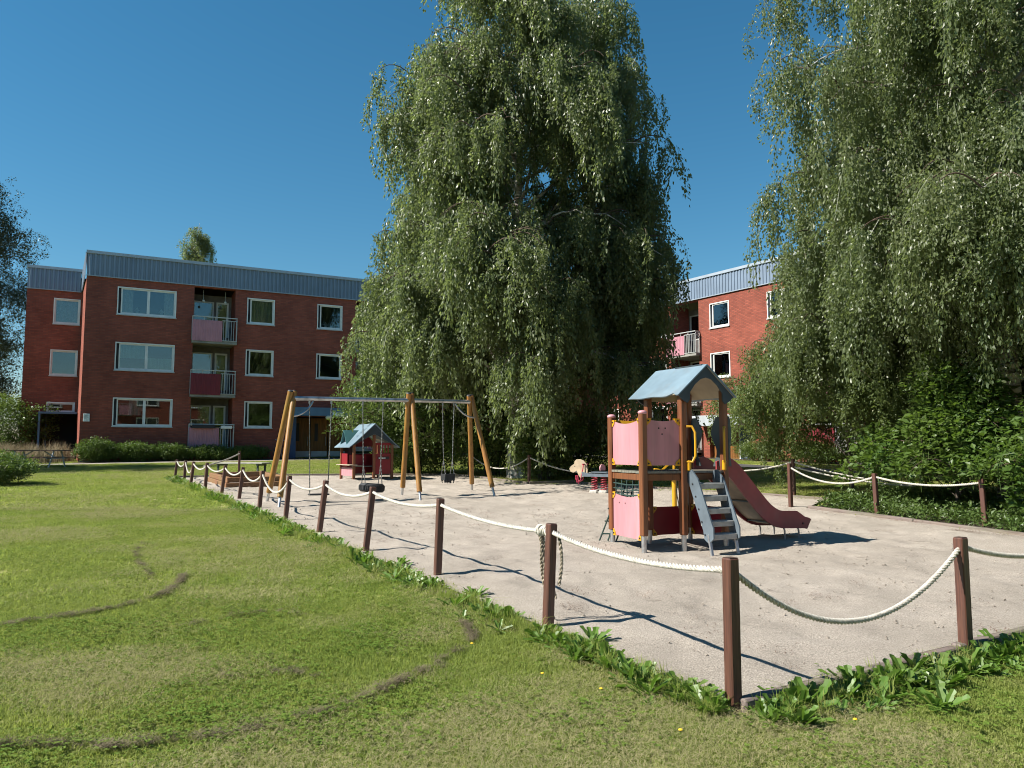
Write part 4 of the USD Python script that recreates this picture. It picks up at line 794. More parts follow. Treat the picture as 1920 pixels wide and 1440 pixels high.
# dormer on the left slope
y0, y1 = .42, 1.08; ym = (y0 + y1) / 2; zx = lambda x: HE + .04 + (HR - HE - .04) * (x + .02) / (W / 2 + .02)
ap = np.array([-.10, ym, 1.52]); bk = np.array([.45, ym, 1.52])
for y in (y0, y1):
    f_ = np.array([-.10, y, zx(-.10) + .02]); tri = np.array([ap, bk, f_]); nn = np.cross(bk - ap, f_ - ap); nn /= np.linalg.norm(nn); v = np.vstack([tri + nn * .01, tri - nn * .01])
    MB().add(v, [[0, 1, 2], [5, 4, 3], [0, 3, 4], [0, 4, 1], [1, 4, 5], [1, 5, 2], [2, 5, 3], [2, 3, 0]]).put('dormer_side', M['teal_roof'], hs)
MB().prism(Polygon([(y0 + .03, zx(0) - .0), (ym, 1.49), (y1 - .03, zx(0))]), (.0, 0, 0), (0, 1, 0), UPV, .015).put('dormer_front', M['roof_edge'], hs)

# ------------------------------------------------------------------ spring horse
c0 = G(2.1, 19.7, .03); hr = thing('spring_horse', 'spring rider with cream horse head, pink reins and two red springs', 'spring rider', c0, math.radians(150))
hd = Polygon([(0.0, .0), (.10, -.03), (.16, .10), (.18, .16), (.29, .10), (.355, .12), (.385, .18), (.35, .235), (.25, .30), (.235, .37), (.19, .41), (.10, .42), (.0, .38), (-.07, .30), (-.10, .18), (-.09, .06)]).buffer(.015)
mane = Polygon([(-.10, .18), (-.07, .30), (.0, .38), (.07, .41), (.05, .34), (-.01, .28), (-.03, .18)])
hp = MB().prism(hd, (.30, 0, .40), (1, 0, 0), UPV, .03).put('head', M['horse'], hr)
for sd in (-.0165, .0165):
    MB().prism(mane, (.30, sd, .40), (1, 0, 0), UPV, .004).put('mane', M['cream'], hp); MB().prism(Point(.245, .245).buffer(.012), (.30, sd, .40), (1, 0, 0), UPV, .004).put('eye', M['bolt'], hp)
rn = MB(); rn.tube([(.28, -.05, .70), (.30, -.07, .55), (.36, -.07, .30), (.46, -.06, .24), (.50, -.06, .42)], .014, 8); rn.tube([(.28, .05, .70), (.30, .07, .55), (.36, .07, .30), (.46, .06, .24), (.50, .06, .42)], .014, 8); rn.tube([(.26, -.16, .70), (.26, .16, .70)], .018, 8); rn.tube([(.52, -.05, .42), (.56, -.05, .30)], .012, 6); rn.tube([(.45, .05, .42), (.42, .05, .20)], .012, 6)
rn.put('reins', M['horse_red'], hr, True)
bd = Polygon([(-.52, .0), (.30, .0), (.30, .10), (.12, .06), (-.3, .07), (-.52, .12)]).buffer(.01)
for sd in (-.10, .10): MB().prism(bd, (0, sd, .40), (1, 0, 0), UPV, .02).put('side_board', M['seat_grey'], hr)
MB().box((-.40, -.14, .49), (.05, .14, .515), .01).put('seat', M['bluegrey'], hr)
for x in (-.22, -.50): MB().prism(Point(0, 0).buffer(.11).intersection(Polygon([(-.12, -.05), (.12, -.05), (.12, .2), (-.12, .2)])), (x, 0, .60), (.25, .97, 0), UPV, .025).put('back_rest', M['horse_pink'], hr)
for x in (.0, -.26):
    g = np.linspace(0, 2 * np.pi * 5.5, 110); MB().tube(np.column_stack([x + .075 * np.cos(g), .075 * np.sin(g), np.linspace(.06, .40, 110)]), .013, 6).put('spring', M['spring_red'], hr, True)
    MB().box((x - .115, -.12, -.05), (x + .115, .12, .055), .03).put('footing', M['concrete_pale'], hr)

# ------------------------------------------------------------------ wooden sandbox frame, tables, bench
sb = thing('sandbox_frame', 'low two-tier wooden sandbox frame behind the lawn-side fence posts', 'sandbox', (0, 0, 0)); sc = np.array([-7.75, 21.15])
C = [sc, sc + BX * 1.55, sc + BX * 1.55 + AX * 2.9, sc + AX * 2.9]
for tier, (ins, z) in enumerate(((0, .06), (.09, .20))):
    m = sum(C) / 4; Q = [c + (m - c) / np.linalg.norm(m - c) * ins for c in C]
    for k in range(4):
        a, c = Q[k], Q[(k + 1) % 4]; d = (c - a) / np.linalg.norm(c - a); e = .0 if k % 2 else .07
        MB().bar(G(*(a - d * e), z + .03), G(*(c + d * e), z + .03), .14 if tier else .12, .135, ch=.01).put('timber', M['timber_tan'], sb)
def picnic_table(name, label, x, y, rz, L=2.3):
    t = thing(name, label, 'picnic table', G(x, y), rz)
    for k in range(4): MB().box((-L / 2, -.37 + .19 * k, .70), (L / 2, -.37 + .19 * k + .178, .74), .006).put('table_plank', M['table_wood'], t)
    for sy in (-1, 1):
        for k in range(2): MB().box((-L / 2 - .05, sy * .72 - .13 + .135 * k, .415), (L / 2 + .05, sy * .72 - .13 + .135 * k + .125, .45), .006).put('bench_plank', M['table_wood'], t)
    for x_ in (-.78, .78):
        for sy in (-1, 1): MB().bar((x_, sy * .28, .70), (x_, sy * .66, -.05), .05, .05, up=(1, 0, 0), ch=.008).put('leg', M['rail'], t)
        MB().bar((x_, -.80, .395), (x_, .80, .395), .05, .045, ch=.008).put('cross_beam', M['rail'], t)
        MB().bar((x_ * .95, 0, .40), (x_ * .30, 0, .69), .04, .04).put('strut', M['rail'], t)
    return t
picnic_table('picnic_table', 'brown picnic table with fixed benches in front of the open porch', -19.75, 32.2, math.radians(2))
bn = thing('low_bench', 'long low pale-topped bench behind the back edge of the sand', 'bench', G(-9.75, 27.9), math.radians(-8))
for k in range(3): MB().box((-.95, -.38 + .255 * k, .36), (.95, -.38 + .255 * k + .245, .41), .008).put('seat_plank', M['bench_top'], bn)
for x in (-.75, .75):
    for y in (-.28, .28): MB().box((x - .03, y - .03, -.05), (x + .03, y + .03, .358), .006).put('leg', M['grey_panel'], bn)
    MB().box((x - .025, -.36, .30), (x + .025, .36, .357)).put('cross_beam', M['grey_panel'], bn)
# bicycle leaning in the shade left of the entrance
x, y = lpt(9.35, -.55); bk = thing('bicycle', 'dark bicycle standing in the shade between the hedge and the entrance', 'bicycle', G(x, y), LA + math.radians(62))
for wx in (-.52, .52):
    w = MB().mesh(trimesh.creation.torus(.325, .02, 28, 8), trimesh.transformations.translation_matrix((wx, 0, .345)) @ trimesh.transformations.rotation_matrix(math.pi / 2, (1, 0, 0))).put('wheel', M['rubber'], bk)
    sp = MB()
    for k in range(14): g = 2 * np.pi * k / 14; sp.tube([(wx, 0, .345), (wx + .31 * math.cos(g), 0, .345 + .31 * math.sin(g))], .0025, 4)
    sp.put('spokes', M['rail'], w)
fr = MB()
for a, c in (((-.52, 0, .345), (-.08, 0, .33)), ((-.08, 0, .33), (-.22, 0, .82)), ((-.52, 0, .345), (-.2, 0, .75)), ((-.2, 0, .76), (.34, 0, .80)), ((-.08, 0, .33), (.36, 0, .70)), ((.34, 0, .88), (.40, 0, .62)), ((.40, 0, .62), (.52, 0, .345))): fr.tube([a, c], .016, 6)
fr.put('frame', M['grey_panel'], bk); MB().tube([(.24, -.28, 1.04), (.34, -.2, 1.0), (.34, 0, .98), (.34, .2, 1.0), (.24, .28, 1.04)], .013, 6).tube([(.34, 0, .86), (.34, 0, .98)], .013, 6).put('handlebar', M['rail'], bk); MB().mesh(trimesh.creation.icosphere(1, .1), trimesh.transformations.translation_matrix((-.24, 0, .88)) @ np.diag([1.3, .7, .4, 1])).put('saddle', M['bolt'], bk)

# ------------------------------------------------------------------ house behind the viewer, mirrored in the shaded windows
MA = LA + math.pi; mo = (LO[0] + 58 * .47 + 40 * .883, LO[1] - 58 * .883 + 40 * .47)
b = thing('brick_house', 'red brick house across the yard, seen only mirrored in the windows of the shaded house', 'building', (mo[0], mo[1], -1.6), MA)
cols = [(2 + 5.2 * k, 4.4 + 5.2 * k) for k in range(13)]
wall_with_holes(0, 72, .5, 10.12, [(x0, z0, x1, z1) for (x0, x1) in cols for (z0, z1) in FLOORS]).put('wall', M['brick'], b); parapet(b, 0, 72)
MB().box((.02, 10, .5), (72, 10.3, 10.8)).put('rear_wall', M['brick'], b); MB().box((0, 3, .5), (72, 3.1, 10)).put('interior_wall', M['interior'], b)
for (x0, x1) in cols:
    for (z0, z1) in FLOORS: window(b, x0, x1, z0, z1, 2)
for k in range(5): balcony(b, 5.0 + 10.4 * k, 6.8 + 10.4 * k, 4.4, M['pink'], 6.2 + 10.4 * k); balcony(b, 5.0 + 10.4 * k, 6.8 + 10.4 * k, 7.2, M['pink'], 6.2 + 10.4 * k)

# ------------------------------------------------------------------ vegetation
def rand_quat(n, rng, tilt=.25):
    e = np.column_stack([rng.uniform(0, 2 * np.pi, n), rng.normal(0, tilt, n), rng.normal(0, tilt, n)]); return Rot.from_euler('zxy', e).as_quat()
def leaf_faces(c, d, n, L, W, fold=.18):
    """Folded leaves: base c, direction d, face normal n (all k x 3) as 4-vertex, 2-triangle rhombs."""
    s = np.cross(d, n); s /= np.linalg.norm(s, axis=1, keepdims=True) + 1e-9; n = np.cross(s, d); L = np.asarray(L)[:, None]; W = np.asarray(W)[:, None]
    a = c; b_ = c + d * L * .42 + s * W / 2 + n * W * fold; e = c + d * L; f = c + d * L * .42 - s * W / 2 + n * W * fold
    v = np.stack([a, b_, e, f], 1).reshape(-1, 3); k = np.arange(len(c))[:, None] * 4
    return v, np.vstack([k + [0, 1, 2], k + [0, 2, 3]])
def strand(rng, L=1.0, n=80, size=.062, spread=.10, bow=.12):
    """One hanging birch twig with leaves, top at the origin."""
    m = MB(); a = rng.uniform(0, 2 * np.pi); dx = np.array([math.cos(a), math.sin(a), 0]); t = rng.beta(1.0, .9, n)
    ax = dx * (bow * np.sin(t * 2.2))[:, None] + np.array([0, 0, -1.]) * (t * L)[:, None]
    side = rng.normal(0, 1, (n, 3)) * [1, 1, .4]; side /= np.linalg.norm(side, axis=1, keepdims=True)
    c = ax + side * (spread * rng.random(n) ** .7)[:, None]; c[:, 2] -= .03
    d = side * [.75, .75, .3] + np.array([0, 0, -.75]) + rng.normal(0, .3, (n, 3)); d /= np.linalg.norm(d, axis=1, keepdims=True)
    nm = rng.normal(0, 1, (n, 3)) + side * .5 + [0, 0, .5]; S = size * rng.uniform(.7, 1.25, n); m.add(*leaf_faces(c, d, nm, S, S * .78))
    tt = np.linspace(0, .95, 5); m.tube(dx * (bow * np.sin(tt * 2.2))[:, None] + np.array([0, 0, -L]) * tt[:, None], .004, 3, cap=False)
    return np.vstack(m.v), np.vstack(m.f)
def cluster(rng, n=16, size=.09, R=.22, up=.4, w=.62):
    d = rng.normal(0, 1, (n, 3)) + [0, 0, up]; d /= np.linalg.norm(d, axis=1, keepdims=True); c = d * (R * rng.random(n) ** .5)[:, None]
    dd = d * [1, 1, .35] + rng.normal(0, .3, (n, 3)) + [0, 0, -.15]; dd /= np.linalg.norm(dd, axis=1, keepdims=True); nm = rng.normal(0, .55, (n, 3)) + [0, 0, 1.0] + d * .4
    S = size * rng.uniform(.65, 1.3, n); m = MB().add(*leaf_faces(c, dd, nm, S, S * w)); m.tube([(0, 0, -R), (0, 0, 0), tuple(d[0] * R * .6)], .005, 3, cap=False)
    return np.vstack(m.v), np.vstack(m.f)
rs_ = np.random.default_rng(5); STR = [strand(rs_, 1.0, 86, .070, .11, .10 + .06 * k) for k in range(6)] + [strand(rs_, .6, 70, .070, .16, .1) for k in range(3)]
STR2 = [strand(rs_, 1.0, 125, .052, .11, .10 + .06 * k) for k in range(6)] + [strand(rs_, .6, 95, .052, .16, .1) for k in range(3)]
CL = [cluster(rs_, 18, .085, .22) for k in range(5)]; CLB = [cluster(rs_, 15, .135, .27, .5) for k in range(5)]; CLS = [cluster(rs_, 22, .065, .17, .6) for k in range(5)]; CLT = [cluster(rs_, 20, .10, .24, .2, .75) for k in range(4)]
def bez(a, c, d, n): t = np.linspace(0, 1, n)[:, None]; return (1 - t) ** 2 * a + 2 * t * (1 - t) * c + t * t * d
def birch(name, label, base, H, prof, n_limb, n_str, seed, mat, trunk_r=.22, lean=(0, 0), sc=(.8, 1.6), hmin=2.2, protos=None, cat='tree', clear=None, bias=None, barkm='bark', inner=.45, low=0, jit=.16):
    rng = np.random.default_rng(seed); t = thing(name, label, cat, base); T = np.linspace(-.02, 1, 22); wob = .012 * H
    cx = lean[0] * np.clip(T, 0, 1) ** 1.5 + wob * .5 * np.sin(T * 5 + seed); cy = lean[1] * np.clip(T, 0, 1) ** 1.5 + wob * .5 * np.cos(T * 4 + seed); tr = np.column_stack([cx - cx[0], cy - cy[0], T * H * .95])
    rad = trunk_r * (1 - .93 * np.clip(T, 0, 1) ** .85) * (1 + .35 * np.exp(-np.clip(T, 0, 1) * 30)); MB().tube(tr, rad, 12).put('trunk', M[barkm], t, True)
    at = lambda z: np.array([np.interp(z, tr[:, 2], tr[:, 0]), np.interp(z, tr[:, 2], tr[:, 1]), z]); pz, pr = np.array(prof).T; R = lambda z: np.interp(z, pz, pr)
    limbs = MB(); twigs = MB(); pts = []; wts = []
    for k in range(n_limb):
        u = (k + .5) / n_limb; z0 = hmin + (H * .93 - hmin) * u ** 1.05
        if k >= n_limb - low: u = .12 * rng.random(); z0 = hmin + 1.0 + 2.2 * rng.random()
        az = k * 2.39996 + rng.normal(0, .25); dr = np.array([math.cos(az), math.sin(az), 0])
        rise = rng.uniform(.35, .95) * (1.0 - .3 * u); zr = z0; r_ = R(min(z0 + 1.0, H * .99)) * rng.uniform(.78, 1.03)
        if bias is not None: r_ *= bias(az)
        up = r_ * rise; a0 = at(z0); P = bez(a0, a0 + dr * r_ * .5 + [0, 0, up * 1.15], a0 + dr * r_ + [0, 0, up * .55], 12); P[1:-1] += rng.normal(0, .03 * r_, (10, 3)) * .5
        lr = trunk_r * .34 * (1 - .75 * u); limbs.tube(P, lr * (1 - .88 * np.linspace(0, 1, 12)), 6)
        nsec = int(4 + r_ * 1.5)
        for q in range(nsec):
            f = rng.uniform(.22, 1.0); i0 = f * 11; o = np.array([np.interp(i0, np.arange(12), P[:, j]) for j in range(3)]); a2 = az + rng.choice([-1, 1]) * rng.uniform(.3, 1.35); d2 = np.array([math.cos(a2), math.sin(a2), 0])
            L = rng.uniform(.5, 1.5) * (.45 + .16 * r_) * (1.25 - .5 * f); S = bez(o, o + d2 * L * .6 + [0, 0, L * .42], o + d2 * L + [0, 0, -L * .12], 7); twigs.tube(S, .022 * (1 - .8 * np.linspace(0, 1, 7)) * (.5 + .15 * r_), 4)
            pts.append(S[2:]); wts.append(np.full(5, 1.0))
        pts.append(P[4:]); wts.append(np.linspace(.4, 1.2, 8))
    limbs.put('limbs', M[barkm], t, True); twigs.put('branches', M['twig'], t, True)
    Q = np.vstack(pts); Wt = np.concatenate(wts); rr = np.hypot(Q[:, 0] - np.interp(Q[:, 2], tr[:, 2], tr[:, 0]), Q[:, 1] - np.interp(Q[:, 2], tr[:, 2], tr[:, 1])) / np.maximum(R(Q[:, 2]), .3)
    Wt = Wt * (inner + rr); pick = rng.choice(len(Q), n_str, p=Wt / Wt.sum()); pos = Q[pick] + rng.normal(0, jit, (n_str, 3)) - [0, 0, .02]
    s = rng.uniform(sc[0], sc[1], n_str) * (.75 + .5 * rng.random(n_str)); gap = (pos[:, 2] + base[2] - (clear if clear is not None else base[2] + .5)); s = np.minimum(s, np.maximum(gap, .25))
    pr_ = protos or STR
    instancer(t + '/crown', pr_, M[mat], rng.integers(0, len(pr_), n_str), pos, rand_quat(n_str, rng, .13), np.column_stack([np.clip(s, .75, 1.15)] * 2 + [s]))
    return t
def bush(name, label, base, rx, ry, h, n, seed, mat, protos, cat='shrub', rot=0., stems=9, s=(.8, 1.35), floor=.1, group=None, lump=.35):
    rng = np.random.default_rng(seed); t = thing(name, label, cat, base, rot, group); st = MB()
    for k in range(stems):
        a = rng.uniform(0, 2 * np.pi); q = rng.uniform(.25, .8); e = np.array([rx * q * math.cos(a), ry * q * math.sin(a), h * rng.uniform(.6, .92)]); st.tube(bez(np.array([e[0] * .25, e[1] * .25, -.1]), np.array([e[0] * .5, e[1] * .5, h * .5]), e, 7), np.linspace(.016 + .006 * h, .005, 7), 5)
    st.put('stems', M['bark_dark'], t, True)
    d = rng.normal(0, 1, (n, 3)); d /= np.linalg.norm(d, axis=1, keepdims=True); d[:, 2] = np.abs(d[:, 2]) if False else d[:, 2]
    lum = 1 + lump * (meshkit.fbm(d * 2.2 + seed, 3, seed) * 2 - 1); r = (1 - .55 * rng.random(n) ** 1.7) * lum
    P = np.column_stack([d[:, 0] * rx * r, d[:, 1] * ry * r, h * .52 + d[:, 2] * h * .5 * r]); P[:, 2] = np.maximum(P[:, 2], floor + .25 * rng.random(n) * min(1, h))
    instancer(t + '/foliage', protos, M[mat], rng.integers(0, len(protos), n), P, rand_quat(n, rng, .35), rng.uniform(s[0], s[1], n))
    return t
b0 = G(.15, 25.6)
birch('birch_tree', 'very tall weeping birch in the middle, behind the swings, dense hanging foliage to the ground', b0, 21.0,
      [(0, 3.3), (2.2, 4.5), (5, 5.05), (8.5, 5.1), (11, 4.8), (13.5, 4.3), (15.5, 3.75), (18, 3.0), (20, 1.7), (21, .4)], 100, 8200, 4, 'birch', .27, (-.1, .0), (.85, 2.3), 1.7, clear=.9, low=18, inner=.25)
b0 = G(10.55, 16.2)
birch('birch_tree', 'tall weeping birch at the right edge with a white trunk and long hanging strands', b0, 17.5,
      [(0, 3.7), (3, 4.0), (6, 4.05), (9, 3.95), (12, 3.8), (15, 3.6), (17.5, .5)], 68, 5500, 9, 'birch', .30, (.25, .3), (.8, 2.2), 2.4, clear=1.0, inner=.3, low=20, protos=STR2)
b0 = G(8.5, 19.4)
birch('young_birch', 'younger slim birch with arching low branches between the slide and the big right birch', b0, 6.2,
      [(0, 2.3), (1.5, 2.6), (3, 2.75), (4.5, 2.2), (6.2, .4)], 36, 2000, 14, 'young', .06, (-.4, -.1), (.6, 1.4), .7, clear=.55, barkm='bark_dark', protos=STR2)
b0 = G(16.0, 23.5)
birch('birch_tree', 'farther birch filling the upper right corner behind the white-trunked birch', b0, 17.0, [(0, 4), (4, 5.2), (9, 5.4), (13, 4.6), (17, .5)], 48, 2600, 21, 'birch', .25, (0, 0), (.9, 1.8), 2.8, clear=2.6)
# dark trees at the far left; birch tops behind the roof
b0 = G(-34.7, 46.0)
birch('leafy_tree', 'dark leafy tree cut by the left edge of the picture beside the brick house', b0, 19.0, [(0, 2), (2, 3.6), (6, 4.6), (10, 4.6), (14, 4.0), (17, 2.4), (19, .5)], 60, 7500, 31, 'dark_tree', .24, (0, 0), (1.1, 1.9), 1.6, protos=CLT, barkm='bark_dark', inner=.6, jit=.6)
b0 = G(-24.6, 29.4)
birch('leafy_tree', 'leafy tree just outside the left edge whose shadow lies across the far lawn', b0, 11.0, [(0, 1.2), (3, 3.0), (6, 3.3), (9, 2.4), (11, .4)], 28, 1500, 33, 'dark_tree', .2, (0, 0), (.9, 1.5), 2.6, protos=CLT, barkm='bark_dark', inner=.5, jit=.5)
p = lpt(6.2, 15.5); b0 = G(*p)
birch('birch_tree', 'top of a slim birch rising behind the blue roof edge of the shaded house', b0, 17.2, [(0, 1.5), (8, 1.5), (13, 1.0), (16, .55), (17.2, .15)], 34, 1000, 41, 'birch', .16, (.2, 0), (.8, 1.3), 5.0, clear=4.0)
# bushes
birch('lilac_bush', 'tall broad bush under the left side of the big birch, behind the swing frame', G(-3.3, 27.6), 5.0, [(0, 1.6), (1.2, 2.5), (3, 2.5), (4.2, 1.6), (5, .4)], 60, 2300, 51, 'bush', .06, (0, 0), (.8, 1.4), .3, protos=CL, cat='shrub', clear=-1, barkm='bark_dark', inner=.4, jit=.16)
bush('lilac_bush', 'low leafy lilac growth right behind the playhouse and the middle swing legs', G(-3.5, 27.9), 1.7, 1.3, 2.5, 1000, 56, 'bush', CL, lump=.5)
bush('lilac_bush', 'lower bush in the gap between the swing legs, beside the birch trunk', G(-.75, 27.0), 1.5, 1.2, 2.9, 900, 52, 'bush', CL)
bush('lilac_bush', 'rounded bush at the foot of the big birch, hiding its trunk behind the thin post', G(1.0, 24.5), 1.15, .9, 2.7, 800, 55, 'bush', CL)
bush('lilac_bush', 'shaded bush right of the birch trunk, behind the thin fence post', G(2.2, 27.3), 2.1, 1.5, 2.4, 800, 53, 'bush', CL)
bush('round_shrub', 'bright clipped shrub seen between the birch and the pink panels of the tower', G(5.3, 32.8), 1.5, 1.1, 1.5, 500, 54, 'hedge', CLS, lump=.2)
birch('broad_leaved_bush', 'big bright broad-leaved bush right of centre behind the fence, lit from the left', G(8.9, 15.5), 2.75, [(0, 1.0), (.8, 1.55), (1.6, 1.5), (2.3, .9), (2.75, .3)], 44, 1150, 61, 'maple', .04, (.1, 0), (.55, 1.15), .2, protos=CLB, cat='shrub', clear=-1, barkm='bark_dark', inner=.4, jit=.13)
birch('broad_leaved_bush', 'broad-leaved bush at the right edge overhanging the half-hidden fence post', G(9.9, 13.4), 2.0, [(0, 1.1), (.7, 1.75), (1.3, 1.5), (2.0, .3)], 40, 1000, 62, 'maple', .04, (0, 0), (.55, 1.15), .15, protos=CLB, cat='shrub', clear=-1, barkm='bark_dark', inner=.4, jit=.13)
birch('broad_leaved_bush', 'tall dark bush behind the bright ones, under the right birch', G(11.6, 17.3), 3.7, [(0, 1.4), (1, 2.1), (2.4, 2.0), (3.7, .4)], 44, 1200, 63, 'bush', .05, (0, 0), (.6, 1.2), .3, protos=CLB, cat='shrub', clear=-1, barkm='bark_dark', inner=.4, jit=.16)
bush('broad_leaved_bush', 'low sprawling bush at the foot of the half-hidden post by the right edging', G(9.05, 11.9), .8, 1.3, .75, 300, 64, 'maple', CLB, floor=.05)
for k, (x, y, rx, h, lab) in enumerate(((.75, -.78, 1.0, 1.05, 'tallest clipped shrub at the house corner, by the small wall sign'), (2.35, -.8, 1.1, .85, 'clipped shrub under the big ground-floor window, second from the corner'), (4.0, -.8, 1.1, .80, 'clipped shrub just left of the lowest pink balcony'), (5.9, -.85, 1.1, .70, 'shaded shrub in front of the lowest pink balcony'), (7.7, -.85, 1.1, .62, 'low dark shrub under the single ground-floor window'))):
    q = lpt(x, y); bush('hedge_shrub', lab, G(*q), rx, .62, h, 380, 70 + k, 'hedge', CLS, rot=LA, group='shrubs in a row along the shaded house', floor=.05, lump=.25, stems=6)
bush('garden_shrub', 'leafy shrub cut by the left edge on the lawn, in front of the picnic table', G(-15.6, 22.4), 1.7, 1.0, .95, 800, 81, 'bush', CLS, floor=.05)
bush('hedge_shrub', 'dark hedge at the far left edge beside the house corner', G(-26.8, 40.5), 2.6, 1.6, 3.3, 900, 82, 'bush', CLT)
for k, (x, y) in enumerate(((12.2, -1.0), (15.6, -1.0), (18.5, -1.1))):
    q = rpt(x + 2, y); bush('foundation_shrub', ('shaded shrub right of the orange door of the sunlit house', 'shaded shrub below the red balcony of the sunlit house', 'shaded shrub under the far right windows of the sunlit house')[k], G(*q), 1.3, .7, .9, 320, 90 + k, 'bush', CLS, rot=RA, floor=.05)

# ------------------------------------------------------------------ lawn, clippings, weeds, litter
import shapely
rg = np.random.default_rng(77)
def blades(rng, n, R, h0, h1, w, lean=.6, tufts=0):
    c = rng.uniform(-1, 1, (n * 2, 2)); c = c[(c ** 2).sum(1) < 1][:n] * R; n = len(c)
    if tufts: tc = rng.uniform(-R, R, (tufts, 2)); c = np.where((rng.random(n) < .8)[:, None], tc[rng.integers(0, tufts, n)] + rng.normal(0, .011, (n, 2)), c)
    a = rng.uniform(0, 2 * np.pi, n); hgt = rng.uniform(h0, h1, n); ln = np.abs(rng.normal(0, lean, n))
    d = np.column_stack([np.cos(a), np.sin(a), np.zeros(n)]); s = np.column_stack([-np.sin(a), np.cos(a), np.zeros(n)]); b0_ = np.column_stack([c, np.full(n, -.005)])
    mid = b0_ + d * (hgt * ln * .35)[:, None] + np.array([0, 0, 1.]) * (hgt * .62)[:, None]; tip = b0_ + d * (hgt * ln)[:, None] + np.array([0, 0, 1.]) * (hgt * np.clip(1 - ln * .28, .3, 1))[:, None]; ww = (w * rng.uniform(.6, 1.3, n))[:, None]
    v = np.stack([b0_ - s * ww / 2, b0_ + s * ww / 2, mid + s * ww * .42, mid - s * ww * .42, tip], 1).reshape(-1, 3); k = np.arange(n)[:, None] * 5
    return v, np.vstack([k + [0, 1, 2], k + [0, 2, 3], k + [3, 2, 4]])
def fibres(rng, n, R, L, w, lift=.012):
    c = rng.uniform(-1, 1, (n, 2)) * R; a = rng.uniform(0, 2 * np.pi, n); l = L * rng.uniform(.4, 1.3, n); d = np.column_stack([np.cos(a), np.sin(a), rng.normal(0, .22, n)]); s = np.column_stack([-np.sin(a), np.cos(a), np.zeros(n)]) * w
    p = np.column_stack([c, lift + np.abs(rng.normal(0, lift, n))]); q = p + d * l[:, None]; m = (p + q) / 2 + s * rng.normal(0, 4, (n, 1)) + [0, 0, .006]
    v = np.stack([p, m + s, q, m - s], 1).reshape(-1, 3); k = np.arange(n)[:, None] * 4; return v, np.vstack([k + [0, 1, 3], k + [1, 2, 3]])
GR = [blades(rg, 330, .17, .014, .040, .0056, .95, 34) for k in range(5)]
def clover(rng, n=20, R=.15):
    c = np.column_stack([rng.uniform(-R, R, (n, 2)), rng.uniform(.015, .04, n)]); V = MB()
    for q in range(3):
        a = rng.uniform(0, 2 * np.pi, n) if q == 0 else a + 2.094; d = np.column_stack([np.cos(a), np.sin(a), rng.uniform(-.1, .3, n)]); V.add(*leaf_faces(c, d, np.tile([0, 0, 1.], (n, 1)) + rng.normal(0, .2, (n, 3)), rng.uniform(.009, .017, n), rng.uniform(.008, .014, n)))
    return np.vstack(V.v), np.vstack(V.f)
CV = [clover(rg) for k in range(3)]; FB = [fibres(rg, 150, .19, .05, .0009, .006) for k in range(4)]; FD = [fibres(rg, 42, .027, .05, .0011, .006) for k in range(4)]
KEEP = unary_union([SAND.buffer(.09), Polygon([lpt(-.2, .5), lpt(30, .5), lpt(30, -3.2), lpt(-.2, -2.7)]), Polygon([lpt(-14, -1.5), lpt(-.2, -1.5), lpt(-.2, -2.7), lpt(-14, -2.6)]), Polygon([rpt(2.5, -3.0), rpt(36, -5.4), rpt(36, -8.2), rpt(2.5, -5.8)]), Polygon([rpt(0, 5), rpt(36, 5), rpt(36, -1.8), rpt(0, -1.8)]), Polygon([(8.95, 9.3), (6.1, 15.9), (7.35, 17.6), (9.5, 19.5), (16, 16), (15, 9)])])
def lawn_points(y0, y1, step, k=.72):
    X, Y = np.meshgrid(np.arange(-45, 32, step), np.arange(y0, y1, step)); P = np.column_stack([X.ravel(), Y.ravel()]); P = P + rg.uniform(-.5, .5, P.shape) * step
    P = P[(np.abs(P[:, 0]) < k * P[:, 1] + .9)]; return P[~shapely.contains_xy(KEEP, P[:, 0], P[:, 1])]
P1, P2, P3 = lawn_points(1.2, 7.5, .125), lawn_points(7.5, 16, .22), lawn_points(16, 47, .46)
straw = lambda P: meshkit.fbm(np.column_stack([P * .75, np.zeros(len(P))]), 4, 12)
pos = np.vstack([P1, P2, P3]); sc_ = np.concatenate([rg.uniform(.8, 1.15, len(P1)), rg.uniform(1.35, 1.8, len(P2)), rg.uniform(2.6, 3.4, len(P3))])
zs = np.concatenate([rg.uniform(.75, 1.25, len(P1)), rg.uniform(.9, 1.3, len(P2)), rg.uniform(1.0, 1.5, len(P3))])
edge = shapely.distance(shapely.points(pos), SAND.exterior); zs = zs * (1 + .35 * np.exp(-(edge / .25) ** 2)) * (.8 + .5 * meshkit.noise(np.column_stack([pos * 1.3, np.zeros(len(pos))]), 4))
n = len(pos); q = Rot.from_euler('z', rg.uniform(0, 2 * np.pi, n)).as_quat(); Zp = gz(pos[:, 0], pos[:, 1])
instancer('/World/lawn_grass', GR, M['grass'], rg.integers(0, len(GR), n), np.column_stack([pos, Zp]), q, np.column_stack([sc_, sc_, zs]), label='short mown lawn grass, sunlit, around the fenced sand')
c = np.vstack([P1, P2[::2]]); f = meshkit.fbm(np.column_stack([c * 1.1, np.zeros(len(c))]), 3, 40); c = c[f + rg.normal(0, .09, len(f)) > .55]; n = len(c)
instancer('/World/lawn_clover', CV, M['clover'], rg.integers(0, 3, n), np.column_stack([c, gz(c[:, 0], c[:, 1])]), Rot.from_euler('z', rg.uniform(0, 6.28, n)).as_quat(), rg.uniform(.8, 1.6, n), label='small clover leaves scattered through the near lawn')
c = np.vstack([P1, P2, P3[::2]]); sz = np.concatenate([np.full(len(P1), 1.), np.full(len(P2), 1.5), np.full(len(P3[::2]), 2.6)]); f = straw(c) + rg.normal(0, .06, len(c)); k_ = f > .52; c, sz = c[k_], sz[k_]; n = len(c)
